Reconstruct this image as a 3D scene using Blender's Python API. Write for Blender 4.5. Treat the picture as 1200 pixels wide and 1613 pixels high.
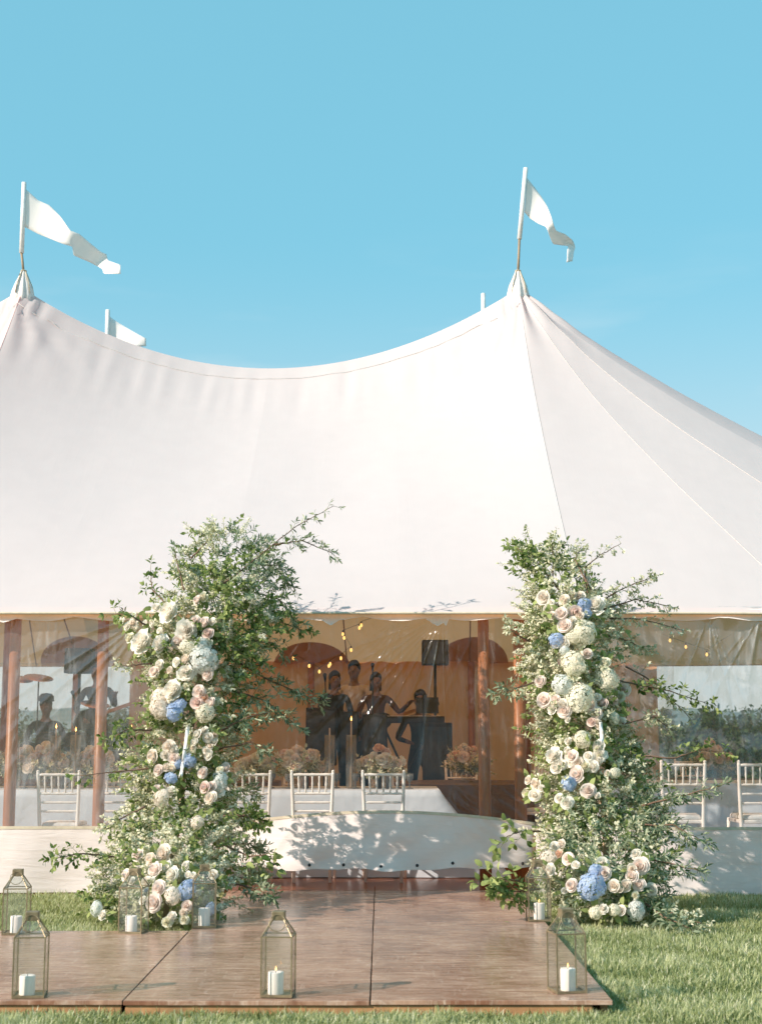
import bpy, math, random
import numpy as np
from mathutils import Vector, Matrix, Quaternion, noise as mnoise

for o in list(bpy.data.objects): bpy.data.objects.remove(o)
random.seed(11); rng = np.random.default_rng(11)
S = bpy.context.scene; C = S.collection
PI = math.pi; R = math.radians

# ------------------------------------------------------------------ camera
F, CX, CY, CAMZ = 2280.0, 600.0, 806.5, 1.40
PITCH = R(8.57); CP, SP = math.cos(PITCH), math.sin(PITCH)
cam = bpy.data.cameras.new('camera'); camo = bpy.data.objects.new('camera', cam); C.objects.link(camo)
camo.location = (0, 0, CAMZ); camo.rotation_euler = (R(90) + PITCH, 0, 0)
cam.sensor_fit = 'HORIZONTAL'; cam.sensor_width = 36; cam.lens = 36 * F / 1200
cam.clip_start = 0.1; cam.clip_end = 5000
cam.dof.use_dof = True; cam.dof.focus_distance = 11.3; cam.dof.aperture_fstop = 4.8
S.camera = camo
S.render.resolution_x = 761; S.render.resolution_y = 1024

# ------------------------------------------------------------------ world and sun
TRAVEL = Vector((0.87, 0.49, 0)).normalized() * math.cos(R(29)); TRAVEL.z = -math.sin(R(29))
w = bpy.data.worlds.new('World'); S.world = w; w.use_nodes = True
nt = w.node_tree; nt.nodes.clear()
sky = nt.nodes.new('ShaderNodeTexSky'); sky.sky_type = 'NISHITA'; sky.sun_disc = False
sky.sun_elevation = R(29); sky.sun_rotation = math.atan2(-TRAVEL.x, -TRAVEL.y)
sky.altitude = 0; sky.air_density = 1.0; sky.dust_density = 0.35; sky.ozone_density = 2.0
grade = nt.nodes.new('ShaderNodeMix'); grade.data_type = 'RGBA'; grade.blend_type = 'MULTIPLY'
grade.inputs[0].default_value = 1.0; grade.inputs[7].default_value = (0.82, 1.08, 0.98, 1)
even = nt.nodes.new('ShaderNodeMix'); even.data_type = 'RGBA'; even.inputs[0].default_value = 0.78      # hazy, evenly bright summer sky
even.inputs[7].default_value = (0.96, 2.62, 3.30, 1); nt.links.new(sky.outputs[0], grade.inputs[6]); nt.links.new(grade.outputs[2], even.inputs[6])
# thin streaks of cirrus low over the land
tc = nt.nodes.new('ShaderNodeTexCoord'); mp = nt.nodes.new('ShaderNodeMapping')
mp.inputs['Scale'].default_value = (3.0, 3.0, 17.0); mp.inputs['Location'].default_value = (0.55, 0.2, 0.3)
nz = nt.nodes.new('ShaderNodeTexNoise'); nz.inputs['Scale'].default_value = 1.3; nz.inputs['Detail'].default_value = 7
rp = nt.nodes.new('ShaderNodeValToRGB'); rp.color_ramp.elements[0].position = 0.52; rp.color_ramp.elements[1].position = 0.88
sx = nt.nodes.new('ShaderNodeSeparateXYZ'); lo = nt.nodes.new('ShaderNodeMapRange')
lo.inputs[1].default_value = 0.34; lo.inputs[2].default_value = 0.25; lo.inputs[3].default_value = 0; lo.inputs[4].default_value = 0.55
mu = nt.nodes.new('ShaderNodeMath'); mu.operation = 'MULTIPLY'
cm = nt.nodes.new('ShaderNodeMix'); cm.data_type = 'RGBA'; cm.inputs[7].default_value = (3.6, 4.0, 4.1, 1)
L_ = nt.links.new
L_(tc.outputs['Generated'], mp.inputs[0]); L_(mp.outputs[0], nz.inputs['Vector']); L_(nz.outputs[0], rp.inputs[0])
L_(tc.outputs['Generated'], sx.inputs[0]); L_(sx.outputs[2], lo.inputs[0]); L_(rp.outputs[0], mu.inputs[0]); L_(lo.outputs[0], mu.inputs[1])
hz = nt.nodes.new('ShaderNodeMapRange'); hz.interpolation_type = 'SMOOTHSTEP'; hz.inputs[1].default_value = 0.34; hz.inputs[2].default_value = 0.0; hz.inputs[3].default_value = 0.0; hz.inputs[4].default_value = 0.92
hm = nt.nodes.new('ShaderNodeMix'); hm.data_type = 'RGBA'; hm.inputs[7].default_value = (3.3, 3.45, 3.5, 1)      # pale haze low on the horizon
L_(sx.outputs[2], hz.inputs[0]); L_(hz.outputs[0], hm.inputs[0]); L_(even.outputs[2], hm.inputs[6])
L_(mu.outputs[0], cm.inputs[0]); L_(hm.outputs[2], cm.inputs[6])
bg = nt.nodes.new('ShaderNodeBackground'); bg.inputs[1].default_value = 0.141
ow = nt.nodes.new('ShaderNodeOutputWorld'); L_(cm.outputs[2], bg.inputs[0]); L_(bg.outputs[0], ow.inputs[0])
sl = bpy.data.lights.new('sun', 'SUN'); sl.energy = 4.1; sl.angle = R(0.53); sl.color = (1.0, 0.855, 0.735)
so = bpy.data.objects.new('sun', sl); C.objects.link(so); so.rotation_euler = TRAVEL.to_track_quat('-Z', 'Y').to_euler()
so.location = (-20, -10, 14)
S.view_settings.view_transform = 'Standard'; S.view_settings.look = 'None'
S.view_settings.exposure = 0.72; S.view_settings.gamma = 1.0; S.view_settings.use_curve_mapping = False
S.render.engine = 'CYCLES'; S.cycles.max_bounces = 12; S.cycles.transparent_max_bounces = 32
S.cycles.diffuse_bounces = 5; S.cycles.transmission_bounces = 8

# ------------------------------------------------------------------ pixel -> place
def ray(px, py):
    u = (px - CX) / F; v = (CY - py) / F
    return Vector((u, CP - v * SP, SP + v * CP))
def at(px, py, Y):
    d = ray(px, py); t = Y / d.y
    return Vector((d.x * t, Y, CAMZ + d.z * t))
def on(px, py, z):
    d = ray(px, py); t = (z - CAMZ) / d.z
    return Vector((d.x * t, d.y * t, z))

# ------------------------------------------------------------------ mesh helpers
def tag(o, label=None, cat=None, group=None, kind=None):
    if label: o['label'] = label
    if cat: o['category'] = cat
    if group: o['group'] = group
    if kind: o['kind'] = kind
    return o
def empty(name, loc, label=None, cat=None, group=None, rz=0):
    o = bpy.data.objects.new(name, None); C.objects.link(o); o.location = loc; o.rotation_euler = (0, 0, rz)
    o.empty_display_size = 0.1
    return tag(o, label, cat, group)
def link(name, me, parent=None, loc=None):
    o = bpy.data.objects.new(name, me); C.objects.link(o)
    if parent is not None: o.parent = parent
    if loc is not None: o.location = loc
    return o
def npmesh(name, V, faces, mat, smooth=True, tint=None, mats=None, fm=None):
    """V (n,3) array, faces list of arrays (m,k)"""
    me = bpy.data.meshes.new(name)
    V = np.asarray(V, dtype=np.float32)
    me.vertices.add(len(V)); me.vertices.foreach_set('co', V.ravel())
    loops = np.concatenate([np.asarray(f).ravel() for f in faces]); sizes = np.concatenate([np.full(len(f), np.asarray(f).shape[1]) for f in faces])
    me.loops.add(len(loops)); me.loops.foreach_set('vertex_index', loops.astype(np.int32))
    me.polygons.add(len(sizes)); st = np.concatenate([[0], np.cumsum(sizes)[:-1]])
    me.polygons.foreach_set('loop_start', st.astype(np.int32)); me.polygons.foreach_set('loop_total', sizes.astype(np.int32))
    for m in (mats or [mat]): me.materials.append(m)
    if fm is not None: me.polygons.foreach_set('material_index', np.asarray(fm, dtype=np.int32))
    me.update(calc_edges=True); me.validate()
    if smooth: me.polygons.foreach_set('use_smooth', np.ones(len(me.polygons), dtype=bool))
    if tint is not None:
        a = me.attributes.new('tint', 'FLOAT', 'POINT'); a.data.foreach_set('value', np.asarray(tint, dtype=np.float32))
    return me
class MB:
    def __init__(s): s.v = []; s.f = []; s.m = []; s.cm = 0
    def add(s, vs, fs):
        b = len(s.v); s.v += [tuple(p) for p in vs]; s.f += [tuple(i + b for i in f) for f in fs]; s.m += [s.cm] * len(fs); return s
    def box(s, c, d, M=None):
        x, y, z = d[0] / 2, d[1] / 2, d[2] / 2
        vs = [Vector((a * x, b * y, e * z)) for e in (-1, 1) for b in (-1, 1) for a in (-1, 1)]
        if M is not None: vs = [M @ p for p in vs]
        c = Vector(c)
        return s.add([p + c for p in vs], [(0, 2, 3, 1), (4, 5, 7, 6), (0, 1, 5, 4), (2, 6, 7, 3), (0, 4, 6, 2), (1, 3, 7, 5)])
    def tube(s, pts, r, n=8, cap=True):
        pts = [Vector(p) for p in pts]; k = len(pts)
        rs = r if isinstance(r, (list, tuple)) else [r] * k
        vs = []; up = None
        for i in range(k):
            d = (pts[min(i + 1, k - 1)] - pts[max(i - 1, 0)]).normalized()
            if up is None: up = d.orthogonal().normalized()
            a = (up - d * up.dot(d)); a = a.normalized() if a.length > 1e-6 else d.orthogonal().normalized(); up = a
            b = d.cross(a)
            for j in range(n):
                t = 2 * PI * j / n; vs.append(pts[i] + (a * math.cos(t) + b * math.sin(t)) * rs[i])
        fs = [(i * n + j, i * n + (j + 1) % n, (i + 1) * n + (j + 1) % n, (i + 1) * n + j) for i in range(k - 1) for j in range(n)]
        if cap: fs += [tuple(range(n - 1, -1, -1)), tuple((k - 1) * n + j for j in range(n))]
        return s.add(vs, fs)
    def lathe(s, prof, n=16, c=(0, 0, 0), fr=None):
        c = Vector(c); vs = []
        for r, z in prof:
            for j in range(n):
                t = 2 * PI * j / n; q = r * (fr(t, z) if fr else 1)
                vs.append(c + Vector((q * math.cos(t), q * math.sin(t), z)))
        k = len(prof)
        fs = [(i * n + j, i * n + (j + 1) % n, (i + 1) * n + (j + 1) % n, (i + 1) * n + j) for i in range(k - 1) for j in range(n)]
        fs += [tuple(range(n - 1, -1, -1)), tuple((k - 1) * n + j for j in range(n))]
        return s.add(vs, fs)
    def prism(s, poly, y0, y1):   # outline in x,z extruded along y
        n = len(poly)
        vs = [(x, y0, z) for x, z in poly] + [(x, y1, z) for x, z in poly]
        return s.add(vs, [tuple(range(n)), tuple(range(2 * n - 1, n - 1, -1))] + [(i, i + n, (i + 1) % n + n, (i + 1) % n) for i in range(n)])
    def mesh(s, name, mat, smooth=False, mats=None):
        me = bpy.data.meshes.new(name); me.from_pydata(s.v, [], s.f)
        for m in (mats or [mat]): me.materials.append(m)
        me.polygons.foreach_set('material_index', s.m)
        if smooth: me.polygons.foreach_set('use_smooth', [True] * len(me.polygons))
        me.update(); return me
    def build(s, name, mat, parent=None, smooth=False, loc=None, mats=None, bevel=0):
        o = link(name, s.mesh(name, mat, smooth, mats), parent, loc)
        if bevel:
            b = o.modifiers.new('bevel', 'BEVEL'); b.width = bevel; b.segments = 2; b.limit_method = 'ANGLE'
        return o
def grid_faces(nu, nv):
    i = np.arange(nu - 1)[:, None] * nv + np.arange(nv - 1)[None, :]
    return np.stack([i, i + nv, i + nv + 1, i + 1], -1).reshape(-1, 4)
def copy_tree(o, parent=None):
    c = o.copy(); C.objects.link(c)
    c.parent = parent
    for ch in o.children: copy_tree(ch, c)
    return c
def fract_noise(p, s=1.0): return mnoise.noise(Vector(p) * s)

# ------------------------------------------------------------------ materials
class NM:
    def __init__(s, name):
        s.m = bpy.data.materials.new(name); s.m.use_nodes = True; s.t = s.m.node_tree; s.t.nodes.clear()
        s.out = s.t.nodes.new('ShaderNodeOutputMaterial'); s.co = None
    def n(s, typ, **kw):
        nd = s.t.nodes.new(typ)
        for k, v in kw.items():
            if k in nd.inputs: nd.inputs[k].default_value = v
            else: setattr(nd, k, v)
        return nd
    def l(s, a, b): s.t.links.new(a, b)
    def coord(s, kind='Object', scale=(1, 1, 1), rot=(0, 0, 0)):
        c = s.n('ShaderNodeTexCoord'); m = s.n('ShaderNodeMapping'); m.inputs['Scale'].default_value = scale; m.inputs['Rotation'].default_value = rot
        s.l(c.outputs[kind], m.inputs[0]); return m.outputs[0]
    def noise(s, vec, scale, detail=4, rough=0.55, dist=0.0):
        x = s.n('ShaderNodeTexNoise'); x.inputs['Scale'].default_value = scale; x.inputs['Detail'].default_value = detail
        x.inputs['Roughness'].default_value = rough; x.inputs['Distortion'].default_value = dist
        if vec is not None: s.l(vec, x.inputs['Vector'])
        return x.outputs[0]
    def ramp(s, fac, stops):
        r = s.n('ShaderNodeValToRGB'); e = r.color_ramp.elements
        while len(e) < len(stops): e.new(0.5)
        for i, (p, c) in enumerate(stops):
            e[i].position = p; e[i].color = (c, c, c, 1) if isinstance(c, (int, float)) else (*c, 1)
        s.l(fac, r.inputs[0]); return r.outputs[0]
    def mix(s, fac, a, b, mode='MIX'):
        x = s.n('ShaderNodeMix', data_type='RGBA', blend_type=mode)
        for sock, v in ((0, fac), (6, a), (7, b)):
            if hasattr(v, 'links'): s.l(v, x.inputs[sock])
            else: x.inputs[sock].default_value = v if isinstance(v, (int, float)) else (*v, 1)
        return x.outputs[2]
    def bump(s, h, strength=0.3, dist=0.01, nrm=None):
        b = s.n('ShaderNodeBump'); b.inputs['Strength'].default_value = strength; b.inputs['Distance'].default_value = dist
        s.l(h, b.inputs['Height'])
        if nrm is not None: s.l(nrm, b.inputs['Normal'])
        return b.outputs[0]
    def math(s, op, a, b=0.0):
        x = s.n('ShaderNodeMath', operation=op)
        for i, v in enumerate((a, b)):
            if hasattr(v, 'links'): s.l(v, x.inputs[i])
            else: x.inputs[i].default_value = v
        return x.outputs[0]
    def principled(s, col, rough=0.5, nrm=None, **kw):
        p = s.n('ShaderNodeBsdfPrincipled')
        for k, v in (('Base Color', col), ('Roughness', rough), *kw.items()):
            if hasattr(v, 'links'): s.l(v, p.inputs[k])
            elif isinstance(v, tuple): p.inputs[k].default_value = (*v, 1) if len(v) == 3 else v
            else: p.inputs[k].default_value = v
        if nrm is not None: s.l(nrm, p.inputs['Normal'])
        s.l(p.outputs[0], s.out.inputs[0]); return p
    def sheet(s, col, tcol, k, nrm=None, rough=None, inside=None):
        """thin cloth or petal: diffuse plus translucent"""
        d = s.n('ShaderNodeBsdfDiffuse'); t = s.n('ShaderNodeBsdfTranslucent'); x = s.n('ShaderNodeMixShader'); x.inputs[0].default_value = k
        for nd, c in ((d, col), (t, tcol)):
            if hasattr(c, 'links'): s.l(c, nd.inputs['Color'])
            else: nd.inputs['Color'].default_value = (*c, 1)
            if nrm is not None: s.l(nrm, nd.inputs['Normal'])
        if inside is not None:          # inner side tinted apart, painting in the warm glow through the cloth
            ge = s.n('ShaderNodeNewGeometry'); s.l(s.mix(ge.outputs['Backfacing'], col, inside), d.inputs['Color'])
        s.l(d.outputs[0], x.inputs[1]); s.l(t.outputs[0], x.inputs[2])
        o = x.outputs[0]
        if rough is not None:
            g = s.n('ShaderNodeBsdfGlossy'); g.inputs['Roughness'].default_value = rough
            fr = s.n('ShaderNodeFresnel'); fr.inputs[0].default_value = 1.4
            y = s.n('ShaderNodeMixShader'); s.l(fr.outputs[0], y.inputs[0]); s.l(o, y.inputs[1]); s.l(g.outputs[0], y.inputs[2])
            if nrm is not None: s.l(nrm, g.inputs['Normal'])
            o = y.outputs[0]
        s.l(o, s.out.inputs[0]); return s.m

def plain(name, col, rough=0.5, var=0.12, scale=18, bump=0.0, **kw):
    k = NM(name); c = k.coord('Object'); nz = k.noise(c, scale, 5)
    lo = tuple(x * (1 - var) for x in col); hi = tuple(min(1, x * (1 + var)) for x in col)
    k.principled(k.ramp(nz, [(0.3, lo), (0.7, hi)]), rough, k.bump(k.noise(c, scale * 6), bump, 0.003) if bump else None, **kw)
    return k.m

def mat_canvas():
    k = NM('sailcloth'); c = k.coord('Object')
    st = k.noise(k.coord('Object', (9, 1.2, 1.2)), 1.4, 4, 0.55, 0.6)        # long vertical pulls in the cloth
    big = k.noise(c, 0.9, 3); mid = k.noise(c, 5, 4, 0.6)
    h = k.math('ADD', k.math('MULTIPLY', st, 0.5), k.math('MULTIPLY', mid, 0.25))
    n1 = k.bump(h, 0.16, 0.014); n2 = k.bump(big, 0.22, 0.08, n1)
    col = k.mix(k.ramp(mid, [(0.35, 0.0), (0.75, 1.0)]), (0.875, 0.83, 0.832), (0.90, 0.855, 0.857))
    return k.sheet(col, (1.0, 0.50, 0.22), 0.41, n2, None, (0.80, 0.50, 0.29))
def mat_skirt():
    k = NM('skirt_canvas'); c = k.coord('Object')
    h = k.math('ADD', k.noise(k.coord('Object', (0.8, 1, 5.5)), 3.0, 5, 0.55, 1.2), k.math('MULTIPLY', k.noise(c, 2.2, 3), 1.2))
    dirt = k.noise(k.coord('Object', (1, 1, 2.5)), 3.5, 6, 0.65)
    col = k.mix(k.ramp(dirt, [(0.45, 0.0), (0.8, 1.0)]), (0.91, 0.835, 0.81), (0.83, 0.75, 0.715))
    return k.sheet(col, (0.98, 0.58, 0.28), 0.20, k.bump(h, 0.34, 0.02))
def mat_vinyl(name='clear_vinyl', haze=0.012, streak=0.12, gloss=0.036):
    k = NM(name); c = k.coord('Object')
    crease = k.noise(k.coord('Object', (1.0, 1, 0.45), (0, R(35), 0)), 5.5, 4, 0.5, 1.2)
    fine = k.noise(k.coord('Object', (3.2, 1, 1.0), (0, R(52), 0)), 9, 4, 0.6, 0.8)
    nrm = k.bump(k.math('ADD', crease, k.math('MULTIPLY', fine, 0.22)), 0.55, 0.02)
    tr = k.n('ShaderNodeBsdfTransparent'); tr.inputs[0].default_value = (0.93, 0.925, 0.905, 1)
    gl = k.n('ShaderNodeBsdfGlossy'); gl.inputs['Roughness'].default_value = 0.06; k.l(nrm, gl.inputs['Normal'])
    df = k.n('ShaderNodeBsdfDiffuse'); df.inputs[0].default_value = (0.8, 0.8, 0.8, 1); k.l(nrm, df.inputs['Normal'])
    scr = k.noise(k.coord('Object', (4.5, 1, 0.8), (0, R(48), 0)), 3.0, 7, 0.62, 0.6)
    m1 = k.n('ShaderNodeMixShader'); cr = k.n('ShaderNodeAttribute', attribute_name='tint'); k.l(k.math('ADD', k.math('MULTIPLY', cr.outputs['Fac'], 0.7), k.math('ADD', k.ramp(scr, [(0.52, 0.0), (0.80, streak)]), haze)), m1.inputs[0])  # tint paints pale streaks in place of reflections on the folds
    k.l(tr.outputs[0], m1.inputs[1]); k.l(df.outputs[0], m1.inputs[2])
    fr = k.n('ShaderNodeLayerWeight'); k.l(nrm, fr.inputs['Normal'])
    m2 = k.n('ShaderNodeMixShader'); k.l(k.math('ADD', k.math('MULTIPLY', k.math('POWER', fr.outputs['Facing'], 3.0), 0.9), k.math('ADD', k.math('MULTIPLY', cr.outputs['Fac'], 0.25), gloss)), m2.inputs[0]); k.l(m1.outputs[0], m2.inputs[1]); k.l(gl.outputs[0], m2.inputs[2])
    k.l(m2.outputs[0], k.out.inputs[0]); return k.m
def mat_glass(name='lantern_glass', tint=(0.975, 0.98, 0.97), dirt=0.016):
    k = NM(name)
    tr = k.n('ShaderNodeBsdfTransparent'); tr.inputs[0].default_value = (*tint, 1)
    gl = k.n('ShaderNodeBsdfGlossy'); gl.inputs['Roughness'].default_value = 0.03
    df = k.n('ShaderNodeBsdfDiffuse'); df.inputs[0].default_value = (0.75, 0.77, 0.74, 1)
    m1 = k.n('ShaderNodeMixShader'); m1.inputs[0].default_value = dirt
    k.l(tr.outputs[0], m1.inputs[1]); k.l(df.outputs[0], m1.inputs[2])
    fr = k.n('ShaderNodeLayerWeight')
    m2 = k.n('ShaderNodeMixShader'); k.l(k.math('ADD', k.math('MULTIPLY', k.math('POWER', fr.outputs['Facing'], 4.0), 0.6), 0.04), m2.inputs[0]); k.l(m1.outputs[0], m2.inputs[1]); k.l(gl.outputs[0], m2.inputs[2])
    k.l(m2.outputs[0], k.out.inputs[0]); return k.m
def mat_deck(name='deck_plywood', a=(0.26, 0.12, 0.075), b=(0.50, 0.315, 0.225), scuff=(0.74, 0.60, 0.49), rough=0.19):
    k = NM(name); info = k.n('ShaderNodeObjectInfo')
    c0 = k.n('ShaderNodeTexCoord'); off = k.n('ShaderNodeVectorMath', operation='ADD'); k.l(c0.outputs['Object'], off.inputs[0])
    sc = k.n('ShaderNodeVectorMath', operation='SCALE'); sc.inputs['Scale'].default_value = 37.0
    cx = k.n('ShaderNodeCombineXYZ'); k.l(info.outputs['Random'], cx.inputs[0]); k.l(info.outputs['Random'], cx.inputs[1]); k.l(cx.outputs[0], sc.inputs[0]); k.l(sc.outputs[0], off.inputs[1])
    def m(scale):
        q = k.n('ShaderNodeMapping'); q.inputs['Scale'].default_value = scale; k.l(off.outputs[0], q.inputs[0]); return q.outputs[0]
    grain = k.noise(m((1.6, 14, 1)), 2.4, 8, 0.68, 0.5); cloud = k.noise(m((1, 1, 1)), 2.0, 5, 0.6)
    fine = k.noise(m((7, 90, 1)), 2.0, 4, 0.7)
    col = k.ramp(k.math('ADD', k.math('MULTIPLY', grain, 0.6), k.math('MULTIPLY', cloud, 0.4)), [(0.42, a), (0.58, b)])
    sc1 = k.ramp(k.noise(m((2.0, 26, 1)), 3.0, 7, 0.75, 1.5), [(0.50, 0.0), (0.68, 0.7)])
    sc2 = k.ramp(k.noise(m((26, 3.0, 1)), 2.0, 6, 0.7, 1.0), [(0.56, 0.0), (0.70, 0.45)])
    col = k.mix(sc1, col, scuff); col = k.mix(sc2, col, scuff)
    col = k.mix(k.ramp(fine, [(0.45, 0.0), (0.7, 0.5)]), col, tuple(x * 0.5 for x in a))
    rg = k.ramp(k.math('ADD', k.math('MULTIPLY', cloud, 0.6), k.math('MULTIPLY', grain, 0.4)), [(0.3, rough - 0.1), (0.7, rough + 0.16)])
    k.principled(col, rg, k.bump(grain, 0.16, 0.004)); return k.m
def mat_parquet():
    k = NM('parquet'); c = k.coord('Object')
    br = k.n('ShaderNodeTexBrick', offset=0.0); br.inputs['Scale'].default_value = 1.0
    br.inputs['Color1'].default_value = (0.20, 0.065, 0.032, 1); br.inputs['Color2'].default_value = (0.26, 0.09, 0.045, 1); br.inputs['Mortar'].default_value = (0.42, 0.24, 0.13, 1)
    br.inputs['Mortar Size'].default_value = 0.005; br.inputs['Brick Width'].default_value = 0.3; br.inputs['Row Height'].default_value = 0.3
    k.l(c, br.inputs['Vector'])
    col = k.mix(0.5, br.outputs[0], k.ramp(k.noise(k.coord('Object', (2, 25, 1)), 2, 6), [(0.3, (0.12, 0.04, 0.02)), (0.7, (0.28, 0.11, 0.06))]))
    k.principled(col, 0.22); return k.m
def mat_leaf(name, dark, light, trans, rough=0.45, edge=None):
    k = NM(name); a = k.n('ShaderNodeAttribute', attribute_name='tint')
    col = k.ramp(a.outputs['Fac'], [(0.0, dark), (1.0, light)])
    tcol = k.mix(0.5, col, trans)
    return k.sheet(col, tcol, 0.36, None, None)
def mat_grass():
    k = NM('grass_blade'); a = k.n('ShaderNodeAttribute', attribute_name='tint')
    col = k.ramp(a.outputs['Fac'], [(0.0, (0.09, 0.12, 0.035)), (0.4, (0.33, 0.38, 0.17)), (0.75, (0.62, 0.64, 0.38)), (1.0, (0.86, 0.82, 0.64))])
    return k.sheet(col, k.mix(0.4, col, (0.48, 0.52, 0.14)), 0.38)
def mat_lawn():
    k = NM('lawn_soil'); c = k.coord('Object')
    n1 = k.noise(c, 1.2, 6); n2 = k.noise(c, 60, 4, 0.7)
    col = k.mix(k.ramp(n2, [(0.3, 0.0), (0.7, 1.0)]), (0.06, 0.075, 0.022), (0.17, 0.20, 0.065))
    col = k.mix(k.ramp(n1, [(0.4, 0.0), (0.7, 0.6)]), col, (0.16, 0.165, 0.06))
    k.principled(col, 0.9, k.bump(n2, 0.6, 0.03)); return k.m
def mat_petal(name, col, trans=None, k_=0.38, var=0.10, core=None):
    k = NM(name); info = k.n('ShaderNodeObjectInfo'); a = k.n('ShaderNodeAttribute', attribute_name='tint')
    inner = core or tuple(x * f for x, f in zip(col, (1.0, 0.93, 0.88)))
    c = k.ramp(a.outputs['Fac'], [(0.0, inner), (1.0, col)])
    hs = k.n('ShaderNodeHueSaturation'); k.l(c, hs.inputs['Color'])
    mr = k.n('ShaderNodeMapRange'); mr.inputs[3].default_value = 1 - var; mr.inputs[4].default_value = 1 + var * 0.4; k.l(info.outputs['Random'], mr.inputs[0]); k.l(mr.outputs[0], hs.inputs['Value'])
    return k.sheet(hs.outputs[0], trans or col, k_)
def mat_emit(name, col, st):
    k = NM(name); e = k.n('ShaderNodeEmission'); e.inputs[0].default_value = (*col, 1); e.inputs[1].default_value = st; k.l(e.outputs[0], k.out.inputs[0]); return k.m
def mat_pole():
    k = NM('pole_wood'); g = k.noise(k.coord('Object', (16, 16, 1.1)), 1.5, 6, 0.6, 0.4)
    k.principled(k.ramp(g, [(0.3, (0.30, 0.105, 0.045)), (0.7, (0.46, 0.19, 0.085))]), 0.42, k.bump(g, 0.15, 0.003)); return k.m

M = dict(
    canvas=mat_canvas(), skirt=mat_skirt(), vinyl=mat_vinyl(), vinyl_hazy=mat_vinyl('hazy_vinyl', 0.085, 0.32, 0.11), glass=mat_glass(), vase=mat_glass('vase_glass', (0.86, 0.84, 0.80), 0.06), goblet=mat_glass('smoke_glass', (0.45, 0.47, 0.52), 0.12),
    hem=plain('hem_tape', (0.62, 0.53, 0.40), 0.8), seam=plain('seam_thread', (0.60, 0.56, 0.53), 0.8), rope=plain('rope', (0.5, 0.42, 0.3), 0.9),
    patch=plain('patch_cloth', (0.34, 0.17, 0.10), 0.9), deck=mat_deck(), joist=plain('joist_wood', (0.42, 0.22, 0.10), 0.7, 0.25, 9, 0.2), parquet=mat_parquet(),
    pole=mat_pole(), flagpole=plain('white_sleeve', (0.78, 0.77, 0.75), 0.45), rod=plain('weathered_rod', (0.33, 0.24, 0.15), 0.6), dark=plain('black_rubber', (0.03, 0.03, 0.03), 0.6),
    brass=plain('aged_brass', (0.27, 0.215, 0.13), 0.45, 0.3, 30, 0.1, Metallic=0.5), wax=plain('candle_wax', (0.92, 0.82, 0.77), 0.5, 0.04), taper=plain('taper_wax', (0.62, 0.45, 0.33), 0.5, 0.05), flame=mat_emit('flame', (1.0, 0.45, 0.12), 5.0), bulb=mat_emit('lit_bulb', (1.0, 0.55, 0.16), 1.2),
    grass=mat_grass(), lawn=mat_lawn(), chair=plain('white_chair_paint', (0.93, 0.89, 0.86), 0.4, 0.05), cloth=plain('tablecloth_linen', (0.60, 0.66, 0.74), 0.85, 0.05, 6, 0.1), cushion=plain('cushion_fabric', (0.72, 0.72, 0.72), 0.9),
    ribbon=plain('satin_ribbon', (0.83, 0.79, 0.75), 0.45, 0.05), bark=plain('twig_bark', (0.17, 0.10, 0.065), 0.8, 0.3), stem=plain('green_stem', (0.14, 0.17, 0.06), 0.6),
    black=plain('black_cabinet', (0.022, 0.02, 0.02), 0.65), blackcloth=plain('black_cloth', (0.025, 0.024, 0.026), 0.9), beige=plain('linen_shirt', (0.62, 0.52, 0.42), 0.9), brownshirt=plain('brown_shirt', (0.10, 0.05, 0.03), 0.9), skin=plain('skin', (0.24, 0.13, 0.085), 0.5, 0.05), hair=plain('dark_hair', (0.03, 0.018, 0.012), 0.6, 0.2), navy=plain('dark_jacket', (0.045, 0.05, 0.055), 0.9), stagec=plain('stage_carpet', (0.05, 0.03, 0.022), 0.95), metal=plain('stand_metal', (0.06, 0.06, 0.06), 0.4, Metallic=0.6), cymbal=plain('cymbal_bronze', (0.7, 0.33, 0.13), 0.3, Metallic=1.0), honey=plain('honey_wood', (0.45, 0.22, 0.08), 0.35),
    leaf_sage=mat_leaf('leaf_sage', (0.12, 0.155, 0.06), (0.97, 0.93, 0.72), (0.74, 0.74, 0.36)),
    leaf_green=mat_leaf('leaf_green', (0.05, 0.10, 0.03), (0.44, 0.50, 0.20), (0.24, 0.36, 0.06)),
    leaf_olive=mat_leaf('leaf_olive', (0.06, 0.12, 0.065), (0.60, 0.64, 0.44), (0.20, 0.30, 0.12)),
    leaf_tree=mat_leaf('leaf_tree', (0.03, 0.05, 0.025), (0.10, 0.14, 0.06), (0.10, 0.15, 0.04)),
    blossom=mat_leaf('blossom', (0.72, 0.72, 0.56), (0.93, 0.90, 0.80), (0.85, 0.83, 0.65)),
    p_white=mat_petal('petal_white', (0.96, 0.93, 0.86)), p_blush=mat_petal('petal_blush', (0.95, 0.86, 0.80)), p_dusk=mat_petal('petal_dusky', (0.89, 0.75, 0.69)), p_peach=mat_petal('petal_peach', (0.92, 0.70, 0.55)),
    p_blue=mat_petal('petal_blue', (0.66, 0.76, 0.90), (0.45, 0.58, 0.78), core=(0.24, 0.37, 0.64)), p_pale=mat_petal('petal_pale_blue', (0.78, 0.82, 0.79)), p_green=mat_petal('petal_green_white', (0.90, 0.88, 0.74)), p_cream=mat_petal('petal_cream', (0.94, 0.87, 0.78)),
)

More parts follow.
